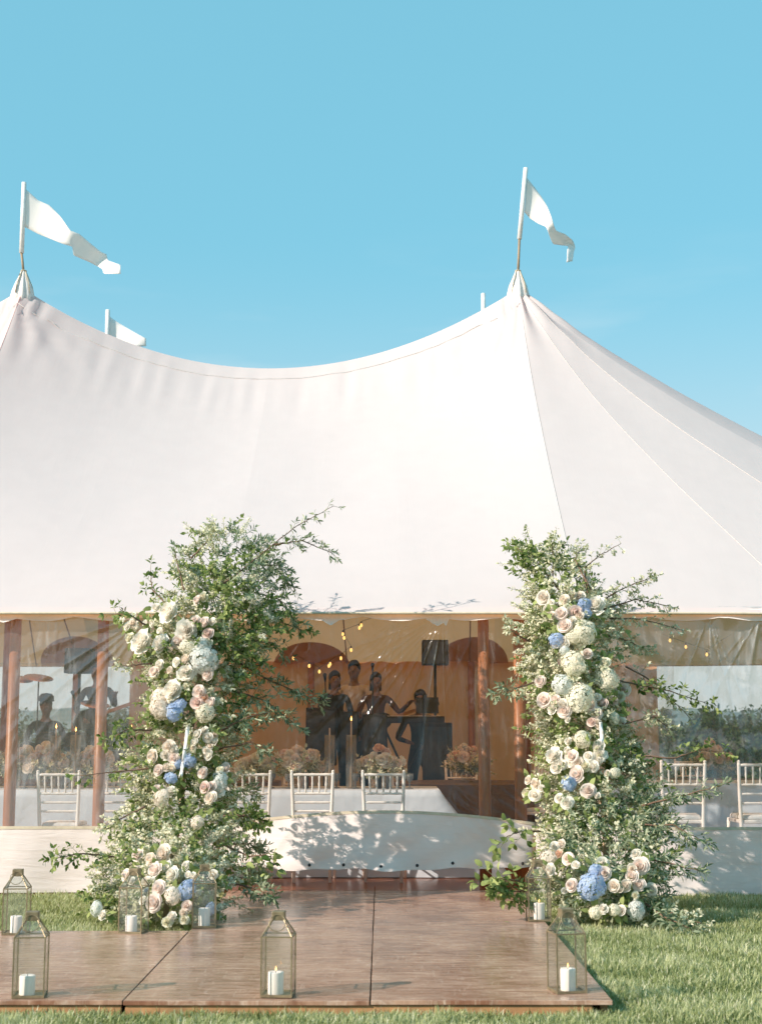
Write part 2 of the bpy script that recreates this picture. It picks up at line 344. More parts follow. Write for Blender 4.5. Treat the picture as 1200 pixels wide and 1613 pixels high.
k = NM('liner_canvas'); g_ = k.noise(k.coord('Object', (5, 1, 0.6)), 2.0, 4); M['liner'] = k.sheet(k.ramp(g_, [(0.3, (0.70, 0.35, 0.17)), (0.7, (0.78, 0.41, 0.21))]), (0.8, 0.4, 0.18), 0.3)
k = NM('patch_cloth'); M['patch'] = k.sheet((0.42, 0.22, 0.13), (0.7, 0.3, 0.12), 0.28)
k = NM('flag_cloth'); M['flag'] = k.sheet((0.97, 0.94, 0.92), (0.95, 0.9, 0.86), 0.22)
k = NM('cap_cloth'); M['capcloth'] = k.sheet((0.92, 0.87, 0.84), (0.9, 0.8, 0.7), 0.15, k.bump(k.noise(k.coord('Object', (1, 1, .3)), 30, 4), .5, .012))
# ================================================================== SETTING
FLOOR = 0.09
EY, RY, BY = 12.45, 17.70, 22.95            # front eave, ridge, back eave (metres from the camera)
EZ = at(600, 966, EY).z
pk_r = at(816, 446, RY); pk_l = at(36, 462, RY)
XR, XL = pk_r.x, pk_l.x; SPAN = XR - XL; X3 = XL - SPAN
ZPK = 0.5 * (pk_r.z + pk_l.z)
AX = 7.3                                     # reach of the rounded ends

def sheet(name, x0, x1, y0, y1, z, mat, n=2, wob=0.0):
    xs = np.linspace(x0, x1, n); ys = np.linspace(y0, y1, n)
    V = [(x, y, z + (wob * fract_noise((x, y, 3.1), 0.15) if wob else 0)) for x in xs for y in ys]
    me = npmesh(name, V, [grid_faces(n, n)], mat); return tag(link(name, me), kind='structure')
sheet('lawn_ground', -1500, 1500, -1500, 1500, 0.0, M['lawn'])
k = NM('bay_water'); k.principled((0.06, 0.10, 0.13), 0.25, k.bump(k.noise(k.coord('Object', (1, 4, 1)), 0.4, 4), 0.4, 0.3)); M['water'] = k.m
sheet('water', -1500, 1500, 70, 1490, 0.02, M['water'])
k = NM('far_hill'); k.principled(k.ramp(k.noise(k.coord('Object'), 0.06, 6), [(0.35, (0.10, 0.135, 0.13)), (0.7, (0.20, 0.24, 0.22))]), 0.95); M['hill'] = k.m
nu = 90; V = []
for i in range(nu):
    x = -760 + 1520 * i / (nu - 1); hgt = 13 + 9 * fract_noise((x * 0.006, 2.2, 0)) + 4 * fract_noise((x * 0.03, 7, 0)) - x * 0.006
    for j in range(8):
        t = j / 7; V.append((x, 820 + 260 * t, -0.5 + max(1.5, hgt) * math.sin(t * PI * 0.55) + 1.2 * fract_noise((x * 0.05, t * 4, 1))))
tag(link('hills', npmesh('hills', V, [grid_faces(nu, 8)], M['hill'])), kind='structure')

# ------------------------------------------------------------------ deck of plywood panels
xs = [-4.92, -3.70, -2.48, -1.262, -0.052, 1.135]
Y0 = on(582, 1577, FLOOR).y; Y1 = on(586, 1467, FLOOR).y; Y2 = Y1 + 2.44
deck = empty('wooden_deck', (-0.06, Y0, 0), 'weathered brown plywood deck leading up to the tent entrance', 'deck')
def panel(x0, x1, y0, y1, mat=None, dz=0):
    m = MB(); g = 0.003
    m.box((0, 0, -0.011), (x1 - x0 - 2 * g, y1 - y0 - 2 * g, 0.022))
    o = m.build('panel', mat or M['deck'], deck, bevel=0.0025)
    o.location = ((x0 + x1) / 2 - deck.location.x, (y0 + y1) / 2 - deck.location.y, FLOOR + dz)
    o.rotation_euler = (R(random.uniform(-.05, .05)), R(random.uniform(-.06, .06)), R(random.uniform(-.06, .06)))
for i in range(5): panel(xs[i], xs[i + 1], Y0, Y1, dz=random.uniform(-.0015, .0015))
for i in (3, 4): panel(xs[i], xs[i + 1], Y1, Y2, dz=random.uniform(-.0015, .0015) - 0.001)
for i in (3, 4): panel(xs[i], xs[i + 1], Y2, 12.60, M['parquet'], dz=-0.002)
def joist(a, b, hgt=0.064, w=0.038):
    m = MB(); d = Vector(b) - Vector(a); ang = math.atan2(d.y, d.x)
    m.box((0, 0, 0), (d.length, w, hgt)); o = m.build('joist', M['joist'], deck, bevel=0.003)
    c = (Vector(a) + Vector(b)) / 2 - deck.location; o.location = (c.x, c.y, 0.033 - hgt * 0 ); o.rotation_euler = (0, 0, ang)
ins = 0.035
joist((xs[0], Y0 + ins, 0), (xs[3] - 0.01, Y0 + ins, 0)); joist((xs[3] + 0.01, Y0 + ins, 0), (xs[5] - 0.10, Y0 + ins, 0))
joist((xs[5] - ins, Y0 + 0.08, 0), (xs[5] - ins, Y1, 0)); joist((xs[3] + ins, Y1 + .03, 0), (xs[3] + ins, 12.55, 0)); joist((xs[5] - ins, Y1 + .05, 0), (xs[5] - ins, 12.55, 0))
joist((xs[0], Y1 - ins, 0), (xs[3] - 0.01, Y1 - ins, 0))
floor = MB(); floor.box((-4.5, (12.61 + 22.8) / 2, FLOOR / 2 - 0.004), (22, 22.8 - 12.61, FLOOR)); tag(floor.build('tent_floor', M['parquet']), kind='structure')

# ================================================================== TENT
tent = empty('sailcloth_tent', (0, RY, 0), 'large white sailcloth tent with swooping roof and clear front walls', 'tent')
TL = Vector((0, RY, 0))
def tlink(name, me, parent=None):
    o = link(name, me, parent or tent)
    if parent is None or parent is tent: o.location = -TL
    return o
def ridge(x):
    if x > XR: return ZPK
    u = ((x - XL) / SPAN) % 1.0
    p = abs(2 * u - 1)
    return ZPK - 1.04 * (1 - p ** 2)
NSE = 2.0 / 2.5
def eave_end(phi, side):   # phi 0 at the front, pi at the back
    s, c = math.sin(phi), math.cos(phi)
    x = AX * abs(s) ** NSE; y = RY - math.copysign(abs(c) ** NSE, c) * (RY - EY)
    return Vector(((XR + x) if side > 0 else (X3 - x), y, EZ))
def surf(sp, ev, t, w, cusp):
    p = ev.lerp(sp, t); H = sp.z - ev.z
    p.z = ev.z + H * (t - 0.12 * t * (1 - t) - 0.25 * t * t * (1 - t) * (0.55 + 0.45 * cusp))
    p.z -= (0.016 if cusp == 1.0 else 0.006) * math.sin(PI * w) * math.sin(PI * t) ** 0.8
    # gathers near the mast heads and small puckers under the ridge
    dm = min(math.hypot(p.x - mx, p.y - RY) for mx in (XR, XL, X3))
    a = math.atan2(p.y - RY, p.x - min((XR, XL, X3), key=lambda m: abs(m - p.x)))
    p.z += 0.035 * math.exp(-(dm / 0.75) ** 2) * math.sin(a * 17 + 2 * math.sin(a * 3)) * min(1, dm / 0.2)
    p.z += 0.021 * math.exp(-((t - 0.90) / 0.09) ** 2) * fract_noise((p.x * 5.5, t * 2.5, 0)) * (1 if t < 1 else 0)
    p.z += 0.020 * fract_noise((p.x * 0.9, p.y * 0.9, 4)) * math.sin(PI * t)
    return p
bounds = []
NF = 4
for k_ in range(2 * NF): bounds.append(('F', X3 + SPAN * k_ / NF, X3 + SPAN * (k_ + 1) / NF))
PH = [0, 11.5, 24, 40, 62, 90]; PH = PH + [180 - p for p in PH[-2::-1]]
for a, b in zip(PH[:-1], PH[1:]): bounds.append(('R', R(a), R(b)))
for k_ in range(2 * NF - 1, -1, -1): bounds.append(('B', X3 + SPAN * (k_ + 1) / NF, X3 + SPAN * k_ / NF))
for a, b in zip(PH[:-1], PH[1:]): bounds.append(('L', R(180 - a), R(180 - b)))
def station(kd, v):
    if kd == 'F': return Vector((v, RY, ridge(v))), Vector((v, EY, EZ)), abs(2 * (((v - XL) / SPAN) % 1.0) - 1)
    if kd == 'B': return Vector((v, RY, ridge(v))), Vector((v, BY, EZ)), abs(2 * (((v - XL) / SPAN) % 1.0) - 1)
    e = eave_end(v, 1 if kd == 'R' else -1)
    return Vector((XR if kd == 'R' else X3, RY, ZPK)), e, 1.0
TN = 40
seams = []
for kd, a, b in bounds:
    ns = 48 if kd in 'F' else 20; V = []
    for i in range(ns + 1):
        w_ = i / ns; sp, ev, cu = station(kd, a + (b - a) * w_)
        rr = 0.06
        for j in range(TN + 1):
            t = (j / TN) ** 0.8
            V.append(surf(sp, ev, t, w_, cu))
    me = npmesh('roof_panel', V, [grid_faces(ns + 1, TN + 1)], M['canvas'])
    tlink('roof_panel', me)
    sp, ev, cu = station(kd, a)
    if (kd == 'R' and a < .5) or (kd == 'F' and min(abs(a - XL), abs(a - XR)) < .01):
        m = MB(); pts = [surf(sp, ev, (j / TN) ** 0.8, 0, cu) + Vector((0, 0, 0.003)) for j in range(TN + 1)]
        m.tube(pts, 0.0036 if abs(a - XR) < .01 else 0.0026, 5); o = m.build('seam', M['seam'] if (kd == 'R' and a < .5) or abs(a - XR) < .01 else M['canvas'], tent, True); o.location = -TL
# ridge webbing seam a hand below the ridge, and eave rope
for x0, x1 in ((X3, XL), (XL, XR)):
    m = MB(); pts = []
    for i in range(61):
        x = x0 + (x1 - x0) * i / 60; sp, ev, cu = station('F', x); w_ = ((x - X3) / (SPAN / NF)) % 1.0
        pts.append(surf(sp, ev, 0.955, w_, cu) + Vector((0, -0.002, 0.003)))
    m.tube(pts, 0.0035, 5); o = m.build('ridge_stitching', M['seam'], tent, True); o.location = -TL
# whole eave loop
loop = [Vector((X3 + (XR - X3) * i / 80, EY, EZ)) for i in range(81)] + [eave_end(PI * i / 48, 1) for i in range(1, 49)] + [Vector((XR + (X3 - XR) * i / 80, BY, EZ)) for i in range(1, 81)] + [eave_end(PI - PI * i / 48, -1) for i in range(1, 48)]
m = MB(); m.tube(loop + [loop[0]], 0.011, 6, False); o = m.build('eave_rope', M['hem'], tent, True); o.location = -TL
# mast-head caps: cinched cone of cloth and clear plastic
for mx, mz in ((XR, pk_r.z), (XL, pk_l.z), (X3, ZPK)):
    ph = random.random() * 6
    m = MB()
    m.lathe([(0.13, -0.28), (0.135, -0.14), (0.115, -0.05), (0.088, 0.03), (0.062, 0.09), (0.044, 0.14), (0.030, 0.19), (0.024, 0.20)], 40, (0, 0, 0), lambda t, z: 1 + 0.10 * math.sin(t * 9 + ph) + 0.05 * math.sin(t * 17 + 3 * ph))
    o = m.build('mast_cap', M['capcloth'], tent, True); o.location = Vector((mx, RY, ZPK + 0.035)) - TL
    m = MB()
    for q in range(5):
        a = ph + q * 1.3; m.tube([(0.15 * math.cos(a), 0.15 * math.sin(a), -0.13), (0.12 * math.cos(a), 0.12 * math.sin(a), 0.0), (0.03 * math.cos(a), 0.03 * math.sin(a), 0.19)], 0.006, 5)
    m.tube([(0.034 * math.cos(t), 0.034 * math.sin(t), 0.19) for t in np.linspace(0, 2 * PI, 13)], 0.007, 5)
    o = m.build('mast_lashing', M['rope'], tent, True); o.location = Vector((mx, RY, ZPK + 0.04)) - TL
    m = MB(); m.tube([(0, 0, FLOOR), (0, 0, ZPK + 0.1)], [0.075, 0.055], 12); o = m.build('mast', M['pole'], tent, True); o.location = Vector((mx, RY, 0)) - TL

# ------------------------------------------------------------------ side poles (front and back eaves)
def side_pole(x, y, r=0.05, top=EZ + 0.06):
    m = MB(); m.tube([(0, 0, 0), (0, 0, 0.4), (0, 0, top - FLOOR)], [r * 1.06, r * 1.04, r * 0.96], 14)
    o = m.build('side_pole', M['pole'], tent, True); o.location = Vector((x, y, FLOOR)) - TL
for px in (21, 160, 762, 818): side_pole(at(px, 1100, 12.76).x, 12.76)
for x in (-8.6, -6.4, 3.95): side_pole(x, 12.9 if x > 3 else 12.76)
BACKX = [at(px, 1060, 22.7).x for px in (120, 490, 742)] + [-7.9, -10.9]
for x in BACKX: side_pole(x, 22.72, 0.055)
# half-round reinforcing patches on the back slope over each back pole
def patch(x):
    n = 16; V = []
    rows = 6
    for i in range(n + 1):
        a = PI * i / n
        for j in range(rows):
            q = j / (rows - 1); X = x + 0.60 * math.cos(a) * q; t = 0.002 + 0.052 * math.sin(a) * q * 2.2
            sp, ev, cu = station('B', X); w_ = ((X - X3) / (SPAN / NF)) % 1.0
            V.append(surf(sp, ev, t, w_, cu) - Vector((0, 0, 0.012)))
    tlink('reinforcing_patch', npmesh('reinforcing_patch', V, [grid_faces(n + 1, rows)], M['patch']))
for x in BACKX:
    if x < XR: patch(x)
# ropes under the back slope
for px0, py0, px1, py1 in ((66, 978, 48, 1034), (305, 975, 318, 1046), (541, 972, 546, 1040), (735, 975, 742, 1046), (108, 975, 117, 1046)):
    a = at(px1, py1, 22.5); b_ = at(px0, py0, 22.5)
    m = MB(); sp, ev, cu = station('B', a.x)
    pts = []
    for i in range(9):
        q = i / 8; X = a.x + (b_.x - a.x) * q * 0.9; s2, e2, c2 = station('B', X); pts.append(surf(s2, e2, 0.01 + 0.26 * q, ((X - X3) / (SPAN / NF)) % 1.0, c2) - Vector((0, 0, 0.03)))
    m.tube(pts, 0.010, 5); o = m.build('guy_webbing', M['patch'], tent, True); o.location = -TL

# ------------------------------------------------------------------ walls
def fold_field(x, z, hooks):
    d = 0.0
    for hx, hz, a0, a1, amp, fr in hooks:
        r = math.hypot(x - hx, z - hz); a = math.atan2(hz - z, x - hx)
        if r < 1e-3: continue
        wnd = max(0.0, 1 - ((a - (a0 + a1) / 2) / ((a1 - a0) / 2)) ** 2)
        d += amp * wnd * math.exp(-r / 0.85) * min(1, r / 0.08) * (1 - abs(math.sin(a * fr * .5 + 1.7 * math.sin(a * 5.3) + r * .5))) ** 3.0
    return d
def crease_field(x, z, hooks):  # mask for whitish streaks painted along folds as their reflections
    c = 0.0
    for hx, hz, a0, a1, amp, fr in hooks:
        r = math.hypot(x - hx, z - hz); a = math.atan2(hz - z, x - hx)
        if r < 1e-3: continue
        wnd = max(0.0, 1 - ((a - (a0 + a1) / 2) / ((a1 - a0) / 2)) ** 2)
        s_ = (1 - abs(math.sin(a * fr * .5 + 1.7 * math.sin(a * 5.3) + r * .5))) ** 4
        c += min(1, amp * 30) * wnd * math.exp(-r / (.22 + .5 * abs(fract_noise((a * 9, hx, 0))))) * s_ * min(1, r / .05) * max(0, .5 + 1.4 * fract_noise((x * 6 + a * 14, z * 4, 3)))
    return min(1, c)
def wall(path, zb, zs, zt, bulge, hooks=(), nz=46, skirt=True, clear=True, grommets=False, nx=None, name='clear_wall', zmat=None):
    """path(u) -> (x, y, nx, ny) with outward normal; zb/zs/zt(u) heights of bottom, skirt top and top"""
    n = nx or 90
    def P(u, z):
        x, y, ax, ay = path(u); b = bulge(u, z) + (fold_field(x, z, hooks) if hooks else 0)
        return Vector((x + ax * b, y + ay * b, z))
    if clear:
        V = [P(i / n, zs(i / n) + (zt(i / n) - zs(i / n)) * j / nz) for i in range(n + 1) for j in range(nz + 1)]
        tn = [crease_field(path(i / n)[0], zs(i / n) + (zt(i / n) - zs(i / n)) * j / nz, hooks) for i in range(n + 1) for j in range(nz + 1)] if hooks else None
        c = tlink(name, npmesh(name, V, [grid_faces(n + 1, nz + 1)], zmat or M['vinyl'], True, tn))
    if skirt:
        V = [P(i / n, zb(i / n) + (zs(i / n) - zb(i / n)) * j / 14) for i in range(n + 1) for j in range(15)]
        s = tlink('canvas_skirt', npmesh('canvas_skirt', V, [grid_faces(n + 1, 15)], M['skirt']))
        V = []
        for i in range(n + 1):
            for dz in (-0.012, 0.012):
                p = P(i / n, zs(i / n) + dz); _, _, ax, ay = path(i / n); V.append(p + Vector((ax, ay, 0)) * 0.004)
        link('hem_strip', npmesh('hem_strip', V, [grid_faces(n + 1, 2)], M['hem']), s)
        if grommets:
            for g in grommets:
                p = P(g, zb(g) + 0.035); _, _, ax, ay = path(g)
                mm = MB(); mm.tube([(0, 0.003, 0), (0, -0.006, 0)], [0.014, 0.011], 12); og = mm.build('grommet', M['dark'], s, True); og.location = p + Vector((ax, ay, 0)) * 0.002
    return P
ZT = EZ + 0.07
WY = 12.60
def line(x0, x1, y0=WY, y1=WY):
    dx, dy = x1 - x0, y1 - y0; L = math.hypot(dx, dy); ax, ay = dy / L, -dx / L
    return lambda u: (x0 + dx * u, y0 + dy * u, ax, ay)
GH = lambda x, s: 0.012 * fract_noise((x * 1.3, s, 0)) 
XA, XB, XC = at(345, 1300, 12.6).x, at(842, 1300, 12.6).x, 3.75
zsl = at(100, 1304, 12.55).z
hookz = EZ - 0.02
# left: flat, tucked to the floor edge
def bl(u, z): return 0.03 + 0.05 * max(0, 1 - z / 0.9) + 0.012 * math.sin(u * 40) * max(0, 1 - z / 1.2) + 0.015 * fract_noise((u * 9, z * 2.2, 1)) + 0.02 * fract_noise((u * 4, z * 1.1, 6))
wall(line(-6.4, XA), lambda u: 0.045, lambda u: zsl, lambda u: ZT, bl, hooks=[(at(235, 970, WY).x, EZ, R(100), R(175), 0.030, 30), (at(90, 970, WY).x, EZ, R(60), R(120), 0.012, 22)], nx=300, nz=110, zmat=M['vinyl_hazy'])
wall(line(-10.6, -6.4), lambda u: 0.045, lambda u: zsl, lambda u: ZT, bl, nx=60)
# middle: bellied out by the wind, hem lifted off the deck
ztop = lambda u: zsl + 0.02 + (at(600, 1281, 12.3).z - zsl - 0.02) * math.sin(PI * min(1, max(0, (u - 0.02) * 1.0))) ** 0.9
zbot = lambda u: at(590, 1371, 12.30).z + 0.014 * (2 * u - 1) ** 2 + 0.009 * math.sin(u * 19) + 0.006 * math.sin(u * 43 + 1)
def bm(u, z):
    e = math.sin(PI * u) ** 0.7 if 0 < u < 1 else 0
    k_ = max(0, 1 - z / 1.5)
    return 0.03 + 0.33 * e * k_ ** 1.6 + 0.05 * e * math.sin(z * 5) * k_ + 0.012 * fract_noise((u * 9, z * 3, 2)) + 0.030 * math.exp(-((z - 0.33) / 0.12) ** 2) * math.sin(u * 8 + 0.5) * e + (0.026 * math.sin((u * 5.5 + z * 3.2) * 4) + 0.016 * math.sin((u * 7 - z * 5) * 5 + 1) + 0.022 * fract_noise((u * 7 + z * 3, z * 6, 4))) * e * max(0, 1 - z / 0.8)
hk = [(at(697, 973, WY).x, EZ - 0.01, R(75), R(172), 0.045, 46), (at(640, 972, WY).x, EZ, R(85), R(150), 0.02, 40), (at(762, 968, WY).x, EZ, R(70), R(120), 0.022, 26), (at(505, 968, WY).x, EZ, R(80), R(170), 0.010, 24)]
def bm2(u, z):
    x = XA + (XB - XA) * u
    d = (x - at(735, 1250, WY).x) * 0.8 - (z - 0.9) * 0.62       # strained streaks low on the right
    wnd = math.exp(-((u - 0.93) / 0.16) ** 2) * math.exp(-((z - 0.72) / 0.26) ** 2)
    return bm(u, z) + 0.011 * wnd * math.sin((z * 1.0 + x * 0.75) * 62 + 2.2 * fract_noise((x * 6, z * 6, 0)))
GR = [(at(px, 1366, 12.32).x - XA) / (XB - XA) for px in (430, 487, 541, 600, 657, 713, 770, 826)]
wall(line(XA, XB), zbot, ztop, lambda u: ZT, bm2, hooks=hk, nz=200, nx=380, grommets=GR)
# right of the right-hand arch and round the end
zsr = at(1120, 1306, 12.5).z
def br(u, z): return 0.03 + 0.16 * max(0, 1 - z / 0.75) ** 0.8 * (0.6 + 0.4 * math.sin(u * 5)) + 0.015 * fract_noise((u * 12, z * 5, 3)) + 0.012 * fract_noise((u * 40, z * 2.0, 8)) * min(1, max(0, z - 0.6))
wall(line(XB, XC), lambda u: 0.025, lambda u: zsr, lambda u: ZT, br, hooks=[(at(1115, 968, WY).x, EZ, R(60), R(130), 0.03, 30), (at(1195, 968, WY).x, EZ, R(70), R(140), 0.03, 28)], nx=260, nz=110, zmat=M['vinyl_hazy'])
def endpath(p0, p1, side=1):
    def f(u):
        a = p0 + (p1 - p0) * u; p = eave_end(a, side); q = eave_end(a + 0.01, side); d = (q - p).normalized(); n_ = Vector((d.y, -d.x, 0)) * (1 if side > 0 else -1)
        p = p - n_ * 0.14; return p.x, p.y, n_.x, n_.y
    return f
flat = lambda u, z: 0.02 * fract_noise((u * 9, z * 2, 5)) + 0.02
wall(endpath(R(11.2), R(90)), lambda u: 0.03, lambda u: zsr, lambda u: ZT, flat, nx=80)
wall(endpath(R(90), R(172)), lambda u: 0.03, lambda u: zsr, lambda u: ZT, flat, nx=80)
wall(endpath(R(5), R(90), -1), lambda u: 0.03, lambda u: zsr, lambda u: ZT, flat, nx=60)
wall(endpath(R(90), R(175), -1), lambda u: 0.03, lambda u: zsr, lambda u: ZT, flat, nx=60)
# back walls: canvas behind the band, clear at both sides
XBL, XBR = at(205, 1080, 22.85).x, at(1035, 1080, 22.85).x
curt = lambda u, z: 0.05 * math.sin(u * 70 + 3 * math.sin(u * 11)) * 0.6 + 0.02 * fract_noise((u * 30, z, 2))
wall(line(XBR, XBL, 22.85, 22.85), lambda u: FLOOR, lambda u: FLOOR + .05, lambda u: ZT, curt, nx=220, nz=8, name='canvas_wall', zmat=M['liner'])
wall(line(XBL, X3 + 1, 22.85, 22.85), lambda u: FLOOR, lambda u: 0.5, lambda u: ZT, flat, nx=60, zmat=M['vinyl_hazy'])
wall(line(4.6, XBR, 22.85, 22.85), lambda u: FLOOR, lambda u: 0.5, lambda u: ZT, flat, nx=40, zmat=M['vinyl_hazy'])
# wall-top valance drooping between its hooks, with a few flaps hanging loose
def valance(x0, x1, flaps):
    n = int((x1 - x0) / 0.012); V = []
    for i in range(n + 1):
        x = x0 + (x1 - x0) * i / n
        droop = 0.030 + 0.030 * abs(math.sin(x * PI / 0.62 + 0.8)) + 0.010 * fract_noise((x * 3, 0, 0))
        for fx, fw, fd in flaps:
            q = abs(x - fx) / fw
            if q < 1: droop = max(droop, 0.02 + fd * (1 - q) ** 0.8)
        for j in range(5):
            z = EZ + 0.045 - (0.045 + droop) * j / 4; V.append((x, WY - 0.055 - 0.03 * (j / 4) ** 2 * (1 + math.sin(x * 9)) - 0.01 * j / 4, z))
    tlink('valance', npmesh('valance', V, [grid_faces(n + 1, 5)], M['capcloth']))
fx = lambda p: at(p, 970, WY - .06).x
valance(-6.4, XA, [(fx(8), 0.16, 0.06)]); valance(XA, XB, [(fx(521), 0.115, 0.085), (fx(689), 0.13, 0.085), (fx(702), 0.03, 0.095)]); valance(XB, XC, [(fx(1140), 0.2, 0.02)])

# ------------------------------------------------------------------ pennants
def pennant(base, px_pts, top, bot, Y, label, joint, dep=0.10, dark_joint=None):
    e = empty('pennant_flag', base, label, 'flag', 'white pennants on the tent masts'); B = Vector(base)
    m = MB(); a = at(*px_pts[0], Y); b_ = at(*joint, Y); c = at(*px_pts[1], Y)
    m.tube([B - B, b_ - B], 0.016, 8); m.build('rod', M['rod'], e, True)
    m = MB(); m.tube([b_ - B, c - B], 0.030, 10); m.build('sleeve', M['flagpole'], e, True)
    if dark_joint:
        q = at(*dark_joint, Y); m = MB(); m.tube([q - B - Vector((0, 0, .03)), q - B + Vector((0, 0, .03))], 0.026, 8); m.build('clamp', M['dark'], e, True)
    n = 44; rows = 9; V = []
    def samp(pts, u):
        ds = [0]
        for p, q in zip(pts[:-1], pts[1:]): ds.append(ds[-1] + math.dist(p, q))
        s = u * ds[-1]
        for i in range(len(pts) - 1):
            if s <= ds[i + 1] or i == len(pts) - 2:
                f = (s - ds[i]) / max(1e-6, ds[i + 1] - ds[i]); return (pts[i][0] + (pts[i + 1][0] - pts[i][0]) * f, pts[i][1] + (pts[i + 1][1] - pts[i][1]) * f)
    for i in range(n + 1):
        u = i / n; p = samp(top, u); q = samp(bot, u)
        for j in range(rows):
            v = j / (rows - 1); d = dep * math.sin(u * 9.5 + v * 1.2) * u ** 0.7 * 1.4 + 0.03 * math.sin(u * 23 + v * 3) * u
            V.append(at(p[0] + (q[0] - p[0]) * v, p[1] + (q[1] - p[1]) * v, Y + d) - B)
    fo = link('pennant', npmesh('pennant', V, [grid_faces(n + 1, rows)], M['flag']), e)
    so_ = fo.modifiers.new('thick', 'SOLIDIFY'); so_.thickness = 0.004
    return e
pennant((XL, RY, ZPK + 0.2), [(33, 450), (38, 287)], [(40, 297), (60, 315), (78, 323), (95, 340), (111, 363), (125, 368), (145, 385), (160, 397), (168, 400), (170, 410), (190, 417)], [(39, 357), (60, 368), (80, 376), (100, 384), (114, 388), (116, 402), (140, 412), (155, 420), (162, 424), (163, 431), (190, 431)], RY, 'long rippling white pennant on a mast with a black clamp', (34, 398), 0.10, (33, 435))
pennant((XR, RY, ZPK + 0.2), [(814, 440), (828, 264)], [(830, 280), (842, 295), (853, 310), (862, 325), (868, 340), (873, 357), (876, 363), (890, 368), (902, 378), (906, 388), (903, 398), (901, 411)], [(826, 334), (835, 344), (848, 352), (860, 357), (862, 362), (868, 378), (871, 384), (885, 386), (895, 387), (893, 395), (893, 405), (892, 413)], RY, 'white pennant with curled hanging tip on a bare brown rod', (818, 376), 0.12)
def rear_flag(top, Y, label, flag):
    t = at(*top, Y); e = empty('pennant_mast', (t.x, Y, 0), label, 'flag', 'masts standing behind the tent')
    m = MB(); m.tube([(0, 0, 0), (0, 0, t.z - 1.3)], [0.06, 0.05], 10); m.build('mast', M['rod'], e, True)
    m = MB(); m.tube([(0, 0, t.z - 1.3), (0, 0, t.z)], 0.042, 10); m.build('sleeve', M['flagpole'], e, True)
    if flag:
        V = []
        for i in range(25):
            u = i / 24
            for j in range(7):
                v = j / 6; p = at(top[0] + 2 + 58 * u, top[1] + 9 + 36 * u ** 0.85 + (46 - 34 * u) * v, Y + 0.05 * math.sin(u * 5 + v)); V.append(p - Vector((t.x, Y, 0)))
        fo = link('pennant', npmesh('pennant', V, [grid_faces(25, 7)], M['flag']), e); so_ = fo.modifiers.new('thick', 'SOLIDIFY'); so_.thickness = 0.004
rear_flag((170, 488), 27.0, 'white pennant on a mast half hidden behind the roof', True)
rear_flag((761, 462), 27.0, 'bare white mast tip showing just above the roof', False)
# ================================================================== FLOWERS AND FOLIAGE
def petal(L, W, cup, curl, nu=4, nv=5, ruffle=0.0, seed=0):
    """petal grid in local space: grows along +z from origin, faces -y (outside +y... curls outward to +y)"""
    P = []
    for j in range(nv):
        v = j / (nv - 1)
        wd = W * (0.40 + 0.60 * math.sin(PI / 2 * min(1, v * 1.5))) * (1 - 0.45 * max(0, (v - .62) / .38) ** 2.5)
        for i in range(nu):
            u = 2 * i / (nu - 1) - 1
            x = u * wd / 2; z = L * v - 0.16 * L * u * u * v
            y = cup * (u * u) * -1 * W * 0.5 + L * (-0.35 * math.sin(PI * v * 0.8) * cup + curl * v ** 3)
            y += ruffle * L * math.sin(u * 5 + seed * 2.1 + v * 3) * v * v
            P.append((x, y, z))
    return np.array(P), grid_faces(nv, nu)
def assemble(parts, name, mat):
    V = []; Fs = []; T = []; b = 0
    for P, Fc, t in parts:
        V.append(P); Fs.append(Fc + b); T.append(np.full(len(P), t) if np.isscalar(t) else t); b += len(P)
    return npmesh(name, np.concatenate(V), [np.concatenate(Fs)], mat, True, np.concatenate(T))
def ring(P, yaw, tilt, off, rise):
    c, s = math.cos(tilt), math.sin(tilt)
    Q = P.copy(); Q[:, 1], Q[:, 2] = P[:, 1] * c + P[:, 2] * s, -P[:, 1] * s + P[:, 2] * c
    Q[:, 1] += off; Q[:, 2] += rise
    c, s = math.cos(yaw), math.sin(yaw)
    return np.stack([Q[:, 0] * c - Q[:, 1] * s, Q[:, 0] * s + Q[:, 1] * c, Q[:, 2]], 1)
